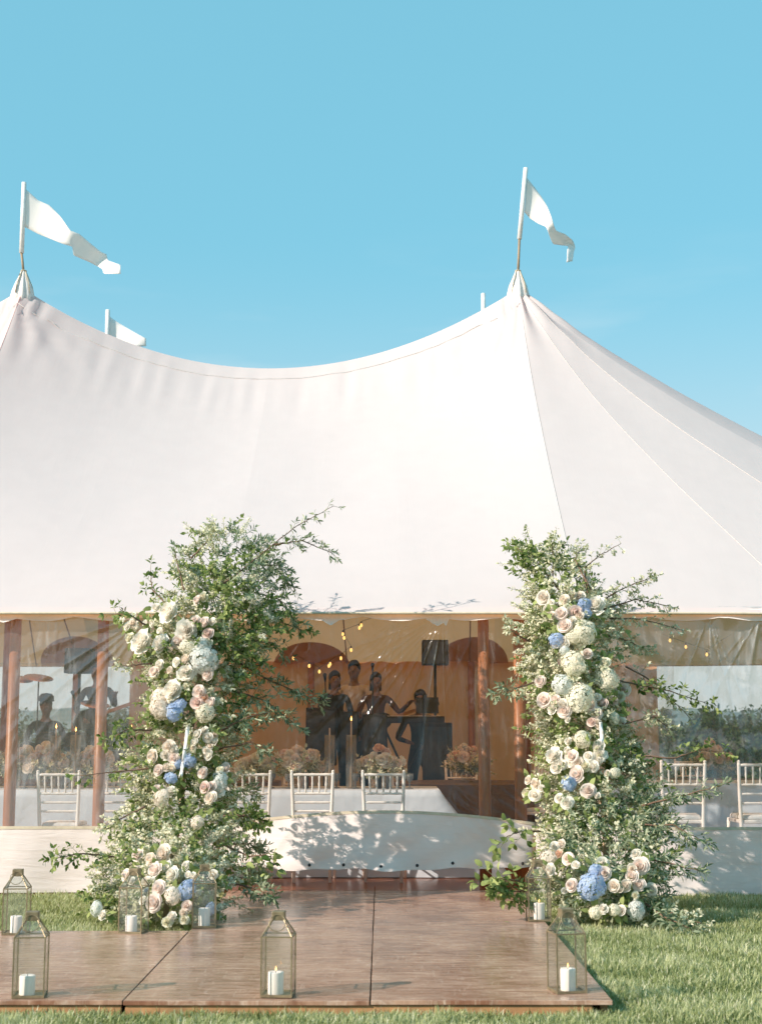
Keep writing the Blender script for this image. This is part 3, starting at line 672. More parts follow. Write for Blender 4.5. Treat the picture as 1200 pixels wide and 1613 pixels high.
# blooms of diameter 1 that look along +z: overlapping cupped shells
def shell(r, h, phi0, dphi, curl, ruf, rr, nu=6, nv=5, z0=0.0, edge=.16):
    P = []; a0 = rr.uniform(0, 6)
    for j in range(nv):
        v = j / (nv - 1)
        for i in range(nu):
            u = 2 * i / (nu - 1) - 1
            rho = r * (.30 + .70 * math.sin(v * PI / 2) ** .8) * (1 - .38 * v ** 4 * (1 if r < .22 and ruf < .02 else .0)) + curl * max(0, v - .55) ** 1.5 * 2.2 + ruf * v * math.sin(u * 4.5 + a0)
            ph = phi0 + dphi * u * (1 - .25 * max(0, v - .6))
            P.append((rho * math.cos(ph), rho * math.sin(ph), z0 + h * v - edge * h * u * u * v - curl * .8 * max(0, v - .75) + ruf * .7 * v * math.cos(u * 5 + a0)))
    return np.array(P), grid_faces(nv, nu)
def rose_mesh(mat, seed, openness=1.0):
    r = random.Random(seed); parts = []
    for lay, (n, rad, h, z0, curl) in enumerate([(2, .045, .50, .02, .0), (3, .10, .485, .01, .0), (3, .15, .465, .0, .015), (4, .205, .44, 0, .03), (5, .265, .39, -.02, .07), (5, .325, .31, -.03, .13), (6, .38, .20, -.04, .16)]):
        if openness < .9 and lay > 5: continue
        ph = r.uniform(0, 6)
        for q in range(n):
            P, Fc = shell(rad * r.uniform(.94, 1.06), h * r.uniform(.93, 1.05), ph + 2 * PI * q / n, PI / n * 1.5, curl * r.uniform(.6, 1.3), .010, r, 6, 5, z0)
            parts.append((P, Fc, min(1, .1 + lay / 5 + r.uniform(-.1, .1))))
    return assemble(parts, 'rose', mat)
def peony_mesh(mat, seed):
    r = random.Random(seed); parts = []
    for lay, (n, rad, h, z0, curl) in enumerate([(3, .04, .46, .04, .02), (5, .09, .45, .04, .03), (6, .145, .43, .04, .04), (7, .20, .40, .03, .05), (8, .265, .35, .02, .07), (8, .33, .27, .0, .09), (8, .39, .18, -.04, .12)]):
        for q in range(n):
            P, Fc = shell(rad * r.uniform(.85, 1.12), h * r.uniform(.85, 1.1), 2 * PI * (q + r.uniform(-.3, .3)) / n + lay, PI / n * 1.5, curl * r.uniform(.2, 1.5), .028, r, 5, 5, z0, .22)
            parts.append((P, Fc, min(1, .35 + lay / 7 + r.uniform(-.2, .2))))
    return assemble(parts, 'peony', mat)
def hydrangea_mesh(mat, seed, n=85):
    r = random.Random(seed); parts = []
    fv = []; 
    for q in range(4):
        a = q * PI / 2
        for da, rr, zz in ((-.62, .82, .03), (0, 1.05, -.05), (.62, .82, .03)): fv.append((math.cos(a + da) * rr, math.sin(a + da) * rr, zz))
    base = np.array([(0, 0, 0.10)] + fv); fc = np.array([(0, 1 + 3 * q, 2 + 3 * q) for q in range(4)] + [(0, 2 + 3 * q, 3 + 3 * q) for q in range(4)])
    for i in range(n):
        t = (i + .5) / n; th = math.acos(1 - 1.5 * t); ph = i * 2.39996
        nrm = Vector((math.sin(th) * math.cos(ph), math.sin(th) * math.sin(ph), math.cos(th)))
        nrm = (nrm + Vector((r.uniform(-.3, .3), r.uniform(-.3, .3), r.uniform(-.3, .3)))).normalized()
        p = Vector((math.sin(th) * math.cos(ph), math.sin(th) * math.sin(ph), math.cos(th) * .85)) * (.43 + r.uniform(-.05, .05))
        Mx = np.array(nrm.to_track_quat('Z', 'Y').to_matrix() @ Matrix.Rotation(r.random() * 6, 3, 'Z'))
        s = .105 * r.uniform(.8, 1.25)
        parts.append((base * s @ Mx.T + np.array(p), fc, r.uniform(.15, 1)))
    return assemble(parts, 'hydrangea', mat)
FL = {}
def flower_mesh(kind, col):
    key = (kind, col)
    if key not in FL:
        f = {'rose': rose_mesh, 'peony': peony_mesh, 'hyd': hydrangea_mesh, 'bud': lambda m_, s: rose_mesh(m_, s, .62)}[kind]
        FL[key] = [f(M['p_' + col], hash_(key) + q) for q in range(3)]
    return random.choice(FL[key])
def hash_(k): return sum(ord(ch) * (i + 7) for i, ch in enumerate(str(k)))
PART = {'rose': 'rose', 'peony': 'peony', 'hyd': 'hydrangea', 'bud': 'rosebud'}
def bloom(parent, p, dia, kind, col, face):
    o = link(PART[kind], flower_mesh(kind, col), parent)
    o.location = p; k_ = dia * 1.2 * random.uniform(.88, 1.12) * (.86 if col == 'blue' else 1)
    o.scale = (k_ * random.uniform(.82, 1.2), k_ * random.uniform(.82, 1.15), k_ * random.uniform(.85, 1.1)) if kind == 'hyd' else (k_, k_ * random.uniform(.9, 1.08), k_ * random.uniform(.85, 1.1))
    o.rotation_mode = 'QUATERNION'
    o.rotation_quaternion = Vector(face).to_track_quat('Z', 'Y') @ Quaternion((0, 0, 1), random.random() * 6.28)
    return o

class Leaves:
    """collects folded six-point leaves into one mesh"""
    def __init__(s): s.P = []; s.D = []; s.N = []; s.L = []; s.W = []; s.T = []
    def add(s, p, d, n, L, W, t): s.P.append(p); s.D.append(d); s.N.append(n); s.L.append(L); s.W.append(W); s.T.append(t)
    def arrays(s):
        P, D, N = (np.array([tuple(q) for q in a], dtype=np.float64) for a in (s.P, s.D, s.N)); L = np.array(s.L)[:, None]; W = np.array(s.W)[:, None]
        D /= np.linalg.norm(D, axis=1, keepdims=True) + 1e-9; X = np.cross(D, N); X /= np.linalg.norm(X, axis=1, keepdims=True) + 1e-9; N = np.cross(X, D)
        st = lambda f, wd, up: P + D * L * f + X * W * wd * .5 + N * (W * abs(wd) * .22 + L * up)
        V = np.stack([P, st(.30, -.85, 0), st(.30, .85, 0), st(.66, -.8, -.03), st(.66, .8, -.03), P + D * L - N * L * .12], 1).reshape(-1, 3)
        n = len(P); b = np.arange(n)[:, None] * 6
        tri = np.concatenate([b + np.array([0, 2, 1]), b + np.array([3, 4, 5])]); quad = b + np.array([1, 2, 4, 3])
        return V, tri, quad, np.repeat(np.clip(s.T, 0, 1), 6)
    def build(s, name, mat, parent, loc=None, kind='stuff'):
        V, tri, quad, T = s.arrays(); o = link(name, npmesh(name, V, [tri, quad], mat, True, T), parent, loc)
        if kind: o['kind'] = kind
        return o
def rvec(r): 
    v = Vector((r.gauss(0, 1), r.gauss(0, 1), r.gauss(0, 1))); return v.normalized()
TYPES = {  # leaf length, width, spacing, pairs, tint mean, tint spread
    'sage': (.040, .025, .021, 2, .62, .46), 'green': (.056, .032, .026, 2, .52, .42), 'olive': (.062, .019, .022, 2, .5, .42), 'big': (.085, .052, .045, 1, .6, .25), 'blossom': (.017, .016, .006, 3, .6, .35)}
def sprig(r, acc, stems, root, d, length, typ, droop=.25, seed_tint=0.0):
    L, W, sp, pr, tm, ts = TYPES[typ]
    n = max(3, int(length / sp)); p = Vector(root); d = Vector(d).normalized(); bend = rvec(r) * .5 + Vector((0, 0, -droop)); pts = [p.copy()]
    side = d.orthogonal().normalized(); clump = seed_tint + r.gauss(0, .10)
    for i in range(n):
        d = (d + bend * (sp * 2.2)).normalized(); p = p + d * sp
        if i % 3 == 2 or i == n - 1: pts.append(p.copy())
        if i < 1: continue
        a = i * 2.4
        s1 = (Quaternion(d, a) @ side); s1 = (s1 - d * s1.dot(d)).normalized()
        for q in range(pr):
            sd = Quaternion(d, q * 2 * PI / pr + r.uniform(-.4, .4)) @ s1
            ld = (d * r.uniform(.35, .9) + sd * r.uniform(.7, 1.1) + Vector((0, 0, r.uniform(-.35, .15)))).normalized()
            nn = (d * .6 - sd * .3 + rvec(r) * .55 + Vector((0, -.2, .45))).normalized()
            k_ = r.uniform(.65, 1.15) * (1 - .35 * (i / n) ** 2)
            if typ == 'blossom':
                q0 = p + sd * r.uniform(.004, .022) + rvec(r) * .006
                for e in range(2): acc.add(q0, rvec(r), rvec(r), L * k_, W * k_, tm + r.gauss(0, ts))
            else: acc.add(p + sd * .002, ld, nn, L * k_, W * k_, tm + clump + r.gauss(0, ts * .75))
    acc.add(p, d, (rvec(r) + Vector((0, -.2, .5))), L * .9, W * .9, tm + clump)
    if stems is not None and len(pts) > 1: stems.tube(pts, [.0022] * (len(pts) - 1) + [.001], 3, False)

def lerp_prof(prof, py):
    for a, b in zip(prof[:-1], prof[1:]):
        if py <= b[0]:
            f = min(1, max(0, (py - a[0]) / (b[0] - a[0]))); return [a[i] + (b[i] - a[i]) * f for i in range(1, len(a))]
    return list(prof[-1][1:])

def arch(name, label, base, prof, flowers, branches, mixf, seed, nsp, ribbon, extra=()):
    r = random.Random(seed); B = Vector(base)
    e = empty(name, base, label, 'flower arch', 'floral pillars flanking the tent entrance')
    # hidden stand: post, crossbars and foot plate
    y0, y1 = prof[0][0], prof[-1][0]
    spine = []
    for i in range(9):
        py = y0 + (y1 - 20 - y0) * (i / 8); xl, xr, Y, D = lerp_prof(prof, py); spine.append(at((xl + xr) / 2, py, Y))
    spine.reverse(); spine[0].z = 0.0; spine = [spine[0]] + [p for p in spine[1:-2] if p.z > .12]
    m = MB(); m.tube([p - B for p in spine], .022, 8); st = m.build('stand_post', M['rod'], e, True)
    m = MB(); m.box((spine[0].x - B.x, spine[0].y - B.y, .006), (.5, .5, .012)); m.build('foot_plate', M['dark'], e)
    acc = {t: Leaves() for t in ('sage', 'green', 'olive', 'blossom')}
    stems = MB()
    cnt = 0
    wts = [(b[0] - a[0]) * ((a[2] - a[1]) + (b[2] - b[1])) for a, b in zip(prof[:-1], prof[1:])]; tot = sum(wts)
    def pick():
        q = r.random() * tot
        for (a, b), w_ in zip(zip(prof[:-1], prof[1:]), wts):
            if q < w_: return a[0] + (b[0] - a[0]) * q / w_
            q -= w_
        return prof[-1][0]
    for i in range(nsp):
        py = pick(); xl, xr, Y, D = lerp_prof(prof, py)
        cx, hw = (xl + xr) / 2, (xr - xl) / 2
        th = r.uniform(0, 2 * PI)
        if r.random() < .45: th = r.uniform(PI * 1.05, PI * 1.95)          # the side towards the lawn is fuller
        rad = r.uniform(.15, .80) ** .6
        px = cx + hw * .80 * rad * math.cos(th); Yp = Y + D * .85 * rad * math.sin(th)
        p = at(px, py, Yp); p.z = max(p.z, .03)
        out = Vector((math.cos(th), math.sin(th) * .9, 0))
        d = out * r.uniform(.5, 1.1) + Vector((0, 0, r.uniform(-.25, .95))) + rvec(r) * .45
        v = fract_noise((px * .012 + seed, py * .012, 2.0)); u = r.random()
        tot_m = mixf(px, py, u, v)
        for typ in tot_m: sprig(r, acc['green' if typ == 'big' else typ], stems, p - B, d, r.uniform(.12, .26) * (.75 if typ == 'blossom' else 1), typ, .3, .22 * v)
    for t, a in acc.items():
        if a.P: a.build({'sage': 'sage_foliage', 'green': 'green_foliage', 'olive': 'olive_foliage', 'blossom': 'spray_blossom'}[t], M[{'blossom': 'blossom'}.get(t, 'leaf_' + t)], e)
    o = stems.build('twigs', M['stem'], e); o['kind'] = 'stuff'
    # long branches reaching out of the outline
    for pts, typ, sub, Lr in branches:
        ps = [at(*q) - B for q in pts]; la = Leaves(); bm_ = MB(); fine = []
        for i in range(len(ps) - 1):
            for k_ in range(6): fine.append(ps[i].lerp(ps[i + 1], k_ / 6) + rvec(r) * .004)
        fine.append(ps[-1])
        bm_.tube(fine, [.008 * (1 - .75 * i / len(fine)) for i in range(len(fine))], 5)
        sm = MB()
        for i in range(int(len(fine) * .25), len(fine)):
            for q in range(sub):
                d = (fine[min(i + 1, len(fine) - 1)] - fine[i - 1]).normalized()
                dd = d * r.uniform(.4, 1.1) + rvec(r) * .8
                sprig(r, la, sm, fine[i], dd, r.uniform(*Lr) * (1.15 - .5 * i / len(fine)), typ, .25, r.uniform(-.15, .1))
        bo = bm_.build('branch', M['bark'], e, True)
        la.build('leaves', M[{'sage': 'leaf_sage', 'green': 'leaf_green', 'olive': 'leaf_olive', 'big': 'leaf_green'}[typ]], bo)
        so2 = sm.build('twigs', M['stem'], bo); so2['kind'] = 'stuff'
    for px, py, d, kind, col in flowers:
        xl, xr, Y, D = lerp_prof(prof, py); s = max(-.98, min(.98, (px - (xl + xr) / 2) / ((xr - xl) / 2)))
        Yf = Y - D * (math.sqrt(1 - s * s) * .92 + .06) - .02
        p = at(px, py, Yf); p.z = max(p.z, .07)
        dia = d * Yf / F
        face = Vector((s * .35 - .35 + r.uniform(-.35, .3), -1, r.uniform(-.05, .6)))
        if r.random() < .35: face += Vector((-.5, 0, .2))
        bloom(e, p - B, dia, kind, col, face)
        m = MB(); f3 = face.normalized(); q = p - B - f3 * dia * .1; m.tube([q, q - f3 * dia * .8 - Vector((0, 0, .06))], .004, 4, False)
        # two or three leaves tucked behind the bloom
    la = Leaves()
    for px, py, d, kind, col in flowers:
        if r.random() < .8:
            xl, xr, Y, D = lerp_prof(prof, py); s = max(-.98, min(.98, (px - (xl + xr) / 2) / ((xr - xl) / 2)))
            Yf = Y - D * (math.sqrt(1 - s * s) * .92 + .02)
            for q in range(r.choice((2, 3, 4))):
                a = r.uniform(0, 2 * PI); p = at(px + math.cos(a) * d * .4, py + math.sin(a) * d * .4, Yf) - B
                if p.z < .05: continue
                la.add(p, (math.cos(a), -.25, -math.sin(a) - .2), rvec(r) * .5 + Vector((0, -.8, .3)), r.uniform(.05, .085), r.uniform(.03, .05), r.uniform(.3, 1))
    la.build('rose_leaves', M['leaf_green'], e)
    # ribbon tails
    for pts in ribbon:
        V = []; n = 14
        for i in range(n):
            f = i / (n - 1) * (len(pts) - 1); k_ = min(len(pts) - 2, int(f)); g = f - k_
            px = pts[k_][0] + (pts[k_ + 1][0] - pts[k_][0]) * g; py = pts[k_][1] + (pts[k_ + 1][1] - pts[k_][1]) * g
            xl, xr, Y, D = lerp_prof(prof, py)
            c = at(px, py, Y - D * 1.02 - .04 + .01 * math.sin(i)) - B
            for u in (-1, 0, 1): V.append(c + Vector((u * .013, .010 * u * math.sin(i * .7), .002 * u)))
        ro = link('ribbon', npmesh('ribbon', V, [grid_faces(n, 3)], M['ribbon']), e); so3 = ro.modifiers.new('thick', 'SOLIDIFY'); so3.thickness = .001
    return e

Rr, Pp, Hh, Bb = 'rose', 'peony', 'hyd', 'bud'
profL = [(842, 318, 395, 11.97, 0.22), (870, 280, 450, 11.92, 0.3), (905, 245, 462, 11.82, 0.38), (950, 230, 462, 11.72, 0.42), (1000, 215, 455, 11.67, 0.42), (1050, 205, 425, 11.62, 0.42), (1100, 210, 415, 11.57, 0.42), (1150, 200, 400, 11.52, 0.42), (1200, 190, 385, 11.47, 0.42), (1250, 190, 385, 11.42, 0.44), (1300, 170, 400, 11.22, 0.5), (1350, 130, 405, 10.95, 0.58), (1400, 115, 415, 10.8, 0.64), (1452, 130, 385, 10.7, 0.62)]
flL = [(270, 965, 35, Pp, 'white'), (296, 994, 36, Pp, 'white'), (227, 1013, 35, Pp, 'white'), (256, 1016, 30, Pp, 'white'), (294, 1061, 29, Pp, 'white'), (275, 1089, 31, Pp, 'white'),
 (312, 946, 17, Rr, 'blush'), (308, 979, 17, Rr, 'blush'), (324, 982, 19, Rr, 'blush'), (328, 999, 18, Rr, 'dusk'), (282, 1012, 21, Rr, 'blush'), (329, 1063, 21, Rr, 'blush'), (341, 1051, 13, Bb, 'blush'), (315, 1091, 21, Rr, 'blush'), (311, 1108, 19, Rr, 'dusk'), (333, 1109, 21, Rr, 'blush'), (244, 1059, 17, Rr, 'blush'), (270, 1057, 15, Bb, 'cream'), (323, 1099, 15, Rr, 'peach'),
 (194, 979, 15, Bb, 'white'), (205, 985, 13, Bb, 'white'), (213, 973, 15, Bb, 'white'), (217, 989, 14, Bb, 'white'), (231, 983, 14, Bb, 'white'), (253, 994, 12, Bb, 'white'),
 (296, 1020, 26, Hh, 'green'), (318, 1018, 33, Hh, 'pale'), (320, 1040, 36, Hh, 'pale'), (253, 1117, 38, Hh, 'cream'), (252, 1100, 26, Hh, 'cream'), (323, 1123, 36, Hh, 'green'), (275, 1121, 32, Hh, 'blue'), (284, 1110, 22, Hh, 'blue'),
 (312, 1158, 16, Rr, 'white'), (328, 1162, 17, Rr, 'white'), (308, 1171, 14, Bb, 'white'), (339, 1169, 14, Rr, 'white'), (330, 1190, 15, Rr, 'white'), (267, 1177, 21, Rr, 'cream'), (275, 1195, 17, Rr, 'blush'), (242, 1192, 18, Rr, 'cream'), (252, 1214, 18, Rr, 'blush'), (298, 1199, 24, Hh, 'blue'), (269, 1226, 24, Hh, 'blue'), (281, 1204, 15, Hh, 'blue'),
 (356, 1211, 17, Rr, 'blush'), (320, 1218, 16, Rr, 'blush'), (324, 1241, 17, Rr, 'dusk'), (334, 1240, 15, Rr, 'blush'), (333, 1259, 20, Rr, 'cream'), (248, 1244, 15, Rr, 'blush'), (255, 1258, 24, Hh, 'cream'), (347, 1230, 26, Hh, 'pale'),
 (311, 1296, 24, Hh, 'cream'), (260, 1346, 28, Pp, 'cream'), (239, 1354, 19, Rr, 'cream'), (218, 1348, 19, Rr, 'blush'), (246, 1371, 23, Pp, 'blush'), (273, 1378, 20, Pp, 'white'), (252, 1400, 21, Rr, 'blush'), (245, 1423, 28, Rr, 'blush'), (272, 1412, 25, Hh, 'cream'), (295, 1402, 28, Hh, 'blue'), (295, 1427, 19, Rr, 'blush'), (332, 1432, 20, Hh, 'blue'), (294, 1365, 15, Rr, 'white'), (297, 1379, 13, Bb, 'white'), (337, 1378, 15, Rr, 'white'), (272, 1445, 17, Pp, 'white'), (290, 1440, 13, Bb, 'white'), (200, 1380, 19, Rr, 'blush'), (152, 1432, 20, Hh, 'pale'), (232, 1390, 15, Rr, 'cream')]
brL = [([(345, 925, 11.4), (385, 895, 11.5), (430, 858, 11.7), (468, 828, 11.85), (525, 797, 11.95)], 'olive', 1, (.05, .14)), ([(430, 858, 11.7), (475, 852, 11.8), (524, 872, 11.9)], 'olive', 2, (.05, .11)), ([(400, 890, 11.7), (440, 890, 11.85), (455, 925, 12.0)], 'olive', 3, (.08, .17)), ([(390, 930, 11.7), (440, 945, 11.95), (470, 985, 12.1)], 'olive', 3, (.08, .18)), ([(385, 960, 11.7), (430, 975, 11.95), (482, 995, 12.15)], 'green', 2, (.07, .15)),
 ([(380, 1010, 11.6), (420, 1010, 11.8), (450, 1030, 11.9)], 'olive', 2, (.06, .14)), ([(370, 1040, 11.5), (420, 1070, 11.7), (465, 1090, 11.8), (506, 1106, 11.85)], 'olive', 3, (.06, .15)), ([(375, 1090, 11.4), (420, 1105, 11.5), (470, 1145, 11.6)], 'olive', 3, (.07, .16)), ([(350, 1150, 11.2), (390, 1130, 11.2), (440, 1120, 11.3)], 'olive', 2, (.08, .15)), ([(345, 1180, 11.2), (395, 1170, 11.2), (425, 1190, 11.2)], 'olive', 2, (.06, .12)),
 ([(270, 960, 11.4), (240, 930, 11.5), (237, 898, 11.5)], 'green', 1, (.05, .10)), ([(290, 930, 11.4), (280, 890, 11.5), (276, 870, 11.5)], 'olive', 1, (.04, .08)), ([(300, 880, 11.6), (330, 850, 11.6), (335, 838, 11.6)], 'sage', 2, (.05, .12)), ([(230, 985, 11.2), (200, 965, 11.1), (180, 968, 11.1)], 'green', 1, (.03, .07)),
 ([(240, 1045, 11.3), (210, 1048, 11.2), (190, 1050, 11.2)], 'sage', 1, (.04, .08)), ([(240, 1150, 11.2), (200, 1150, 11.1), (170, 1165, 11.1)], 'green', 2, (.06, .12)), ([(250, 1210, 11.1), (190, 1215, 11.0), (125, 1222, 10.9)], 'green', 1, (.05, .10)), ([(230, 1270, 11.0), (190, 1290, 10.9), (165, 1310, 10.8)], 'sage', 2, (.06, .14)), ([(180, 1350, 10.7), (130, 1345, 10.5), (88, 1352, 10.4)], 'green', 2, (.05, .10)),
 ([(350, 1330, 10.9), (395, 1350, 10.8), (425, 1345, 10.7)], 'big', 1, (.06, .12)), ([(360, 1390, 10.7), (400, 1400, 10.6), (428, 1410, 10.5)], 'olive', 3, (.06, .13)), ([(350, 1285, 11.0), (385, 1285, 10.95), (412, 1300, 10.9)], 'green', 2, (.05, .1)), ([(360, 1330, 11.5), (395, 1330, 11.85), (412, 1350, 12.05)], 'olive', 4, (.08, .17)), ([(355, 1290, 11.5), (390, 1285, 11.9), (408, 1290, 12.05)], 'green', 4, (.08, .16)), ([(360, 1375, 11.4), (395, 1375, 11.8), (415, 1385, 12.0)], 'olive', 4, (.07, .15)), ([(355, 1250, 11.6), (385, 1245, 11.9), (400, 1250, 12.1)], 'olive', 3, (.07, .15))]  # last branches, reaching back to the wall, added to shade the skirt
def mixL(px, py, u, v):
    if py < 960 and px > 370: return ['olive'] if u < .62 else (['green'] if u < .8 else ['blossom'])
    if 890 < py < 1050 and px > 315: return ['blossom', 'green'] if u < .36 else (['olive'] if u < .62 else ['green'])
    if px > 355: return ['olive'] if u < .6 else ['green', 'blossom'][:1 + (u > .85)]
    if py > 1280: return (['sage', 'blossom'] if u < .18 else ['sage']) if u < .60 + .3 * v else (['green'] if u < .86 else ['blossom', 'sage'])
    return (['sage', 'blossom'] if u < .2 else ['sage']) if u < .62 + .4 * v else (['green'] if u < .86 else ['big'] if u < .92 else ['olive'])
def filler(fl, sd):
    r = random.Random(sd); out = list(fl)
    for px, py, d, kind, col in fl:
        if r.random() < .62:
            a = r.uniform(0, 2 * PI); q = r.uniform(.6, .85) * d; out.append((px + math.cos(a) * q, py + math.sin(a) * q, r.uniform(10, 17), r.choice((Rr, Bb, Pp, Pp)), r.choice(('white', 'white', 'cream', 'green'))))
    return out
flL = filler(flL, 3)
archL = arch('floral_arch', 'tall flower pillar with white peonies and a long arching branch', (at(265, 1440, 10.8).x, 10.9, 0), profL, flL, brL, mixL, 5, 1560, [[(297, 1142), (293, 1165), (289, 1200)], [(289, 1200), (284, 1226)]])

profR = [(858, 815, 872, 12.02, 0.22), (885, 812, 900, 11.97, 0.28), (930, 812, 965, 11.87, 0.36), (970, 808, 985, 11.77, 0.4), (1020, 810, 990, 11.72, 0.42), (1070, 815, 985, 11.67, 0.42), (1120, 832, 985, 11.62, 0.42), (1170, 828, 1020, 11.57, 0.44), (1220, 830, 1040, 11.52, 0.46), (1270, 830, 1075, 11.42, 0.5), (1320, 825, 1080, 11.22, 0.55), (1370, 835, 1075, 10.95, 0.6), (1420, 850, 1065, 10.85, 0.6), (1448, 875, 1050, 10.8, 0.5)]
flR = [(857, 942, 19, Rr, 'cream'), (889, 946, 19, Rr, 'cream'), (865, 960, 18, Rr, 'cream'), (885, 968, 19, Rr, 'blush'), (907, 965, 19, Rr, 'dusk'), (890, 987, 21, Rr, 'blush'), (885, 1010, 15, Rr, 'cream'), (922, 915, 15, Bb, 'cream'), (941, 956, 34, Pp, 'white'), (918, 998, 38, Hh, 'green'), (905, 1002, 30, Hh, 'green'), (902, 1045, 34, Hh, 'green'), (911, 1041, 15, Rr, 'cream'), (926, 1031, 15, Rr, 'blush'),
 (920, 953, 24, Hh, 'blue'), (925, 967, 17, Hh, 'blue'), (877, 1009, 24, Hh, 'blue'), (889, 1025, 16, Hh, 'pale'), (853, 1075, 21, Rr, 'blush'), (858, 1104, 23, Rr, 'blush'), (875, 1103, 18, Rr, 'blush'), (889, 1121, 20, Rr, 'blush'), (887, 1080, 34, Hh, 'pale'), (913, 1100, 42, Hh, 'green'), (955, 1070, 32, Hh, 'green'), (982, 1087, 19, Rr, 'blush'), (965, 1104, 17, Rr, 'dusk'), (929, 1112, 19, Rr, 'blush'), (949, 1110, 19, Rr, 'dusk'), (939, 1124, 21, Rr, 'blush'),
 (967, 1132, 17, Hh, 'green'), (932, 1138, 16, Rr, 'dusk'), (917, 1165, 26, Hh, 'green'), (944, 1178, 20, Pp, 'white'), (945, 1190, 18, Pp, 'white'), (873, 1193, 28, Pp, 'white'), (877, 1211, 16, Rr, 'white'), (901, 1193, 21, Rr, 'blush'), (912, 1202, 17, Rr, 'cream'), (927, 1193, 17, Rr, 'white'), (935, 1208, 18, Rr, 'white'), (910, 1220, 27, Rr, 'blush'), (896, 1235, 27, Hh, 'blue'), (927, 1247, 21, Rr, 'blush'), (834, 1230, 15, Bb, 'cream'), (854, 1243, 12, Bb, 'white'), (843, 1253, 19, Rr, 'white'), (968, 1218, 14, Hh, 'green'),
 (885, 1330, 15, Rr, 'cream'), (865, 1352, 30, Hh, 'cream'), (881, 1346, 14, Rr, 'peach'), (896, 1354, 21, Rr, 'blush'), (932, 1397, 38, Hh, 'blue'), (938, 1372, 25, Hh, 'blue'), (951, 1377, 21, Rr, 'blush'), (903, 1396, 23, Rr, 'blush'), (996, 1381, 21, Rr, 'blush'), (1007, 1395, 21, Rr, 'blush'), (1009, 1365, 23, Rr, 'blush'), (968, 1396, 19, Rr, 'cream'), (986, 1396, 17, Rr, 'cream'), (1013, 1352, 17, Rr, 'white'), (938, 1438, 22, Hh, 'green'), (967, 1434, 18, Hh, 'green'), (1002, 1434, 28, Hh, 'pale'), (1026, 1402, 17, Rr, 'cream'), (894, 1266, 20, Rr, 'white'), (868, 1370, 17, Rr, 'white')]
brR = [([(880, 930, 11.6), (850, 890, 11.7), (812, 862, 11.7)], 'green', 3, (.06, .14)), ([(870, 920, 11.6), (872, 880, 11.7), (868, 850, 11.75)], 'sage', 2, (.06, .12)), ([(925, 935, 11.5), (920, 895, 11.6), (945, 875, 11.7), (978, 856, 11.75)], 'sage', 1, (.04, .08)), ([(930, 930, 11.5), (905, 880, 11.6), (915, 862, 11.7)], 'sage', 2, (.04, .09)), ([(940, 950, 11.6), (985, 925, 11.75), (1030, 908, 11.85)], 'sage', 3, (.05, .12)), ([(950, 960, 11.6), (1000, 945, 11.8), (1055, 955, 11.95)], 'sage', 3, (.05, .12)), ([(960, 975, 11.6), (1010, 975, 11.8), (1074, 993, 12.0)], 'sage', 2, (.05, .10)), ([(955, 1000, 11.6), (990, 1010, 11.75), (1020, 1025, 11.85)], 'sage', 3, (.06, .12)),
 ([(960, 1070, 11.4), (1010, 1080, 11.5), (1060, 1090, 11.6), (1118, 1110, 11.7)], 'green', 2, (.05, .11)), ([(985, 1050, 11.5), (1030, 1075, 11.6), (1085, 1130, 11.7)], 'sage', 2, (.05, .12)), ([(980, 1140, 11.3), (1030, 1130, 11.4), (1060, 1150, 11.5)], 'sage', 3, (.06, .13)), ([(1000, 1190, 11.3), (1060, 1195, 11.3), (1100, 1182, 11.3), (1142, 1184, 11.3)], 'green', 1, (.05, .11)), ([(1010, 1270, 11.0), (1070, 1255, 10.9), (1135, 1238, 10.8)], 'olive', 3, (.06, .12)), ([(1000, 1300, 10.9), (1060, 1300, 10.8), (1110, 1328, 10.75)], 'olive', 3, (.06, .13)),
 ([(840, 1075, 11.3), (810, 1085, 11.2), (782, 1092, 11.2)], 'olive', 2, (.05, .10)), ([(835, 1010, 11.4), (812, 1000, 11.3), (800, 985, 11.3)], 'sage', 2, (.04, .08)), ([(850, 1310, 10.9), (820, 1310, 10.7), (798, 1318, 10.6)], 'big', 1, (.06, .12)), ([(840, 1395, 10.6), (800, 1385, 10.4), (765, 1385, 10.3)], 'big', 1, (.05, .1)), ([(850, 1400, 10.6), (815, 1405, 10.4), (782, 1402, 10.3)], 'green', 4, (.06, .14)), ([(1020, 1430, 10.6), (1060, 1440, 10.4), (1105, 1455, 10.2)], 'sage', 3, (.06, .14)), ([(1010, 1420, 10.5), (1045, 1445, 10.25), (1085, 1462, 10.1)], 'olive', 3, (.06, .14)), ([(1000, 1350, 10.7), (1055, 1360, 10.6), (1100, 1372, 10.5)], 'olive', 2, (.06, .13))]
def mixR(px, py, u, v):
    if py < 930: return ['green'] if u < .5 else ['sage']
    if py > 1260 and px > 900: return ['olive'] if u < .55 else (['sage'] if u < .85 else ['blossom', 'green'])
    if px > 985: return ['sage'] if u < .55 else (['olive'] if u < .85 else ['green'])
    return (['sage', 'blossom'] if u < .2 else ['sage']) if u < .66 + .3 * v else (['green'] if u < .82 else ['blossom', 'sage'] if u < .93 else ['big'])
flR = filler(flR, 4)
archR = arch('floral_arch', 'tall flower pillar of blush roses with a big blue hydrangea low down', (at(950, 1440, 10.8).x, 10.95, 0), profR, flR, brR, mixR, 9, 1720, [[(946, 1138), (947, 1155), (949, 1172)]])

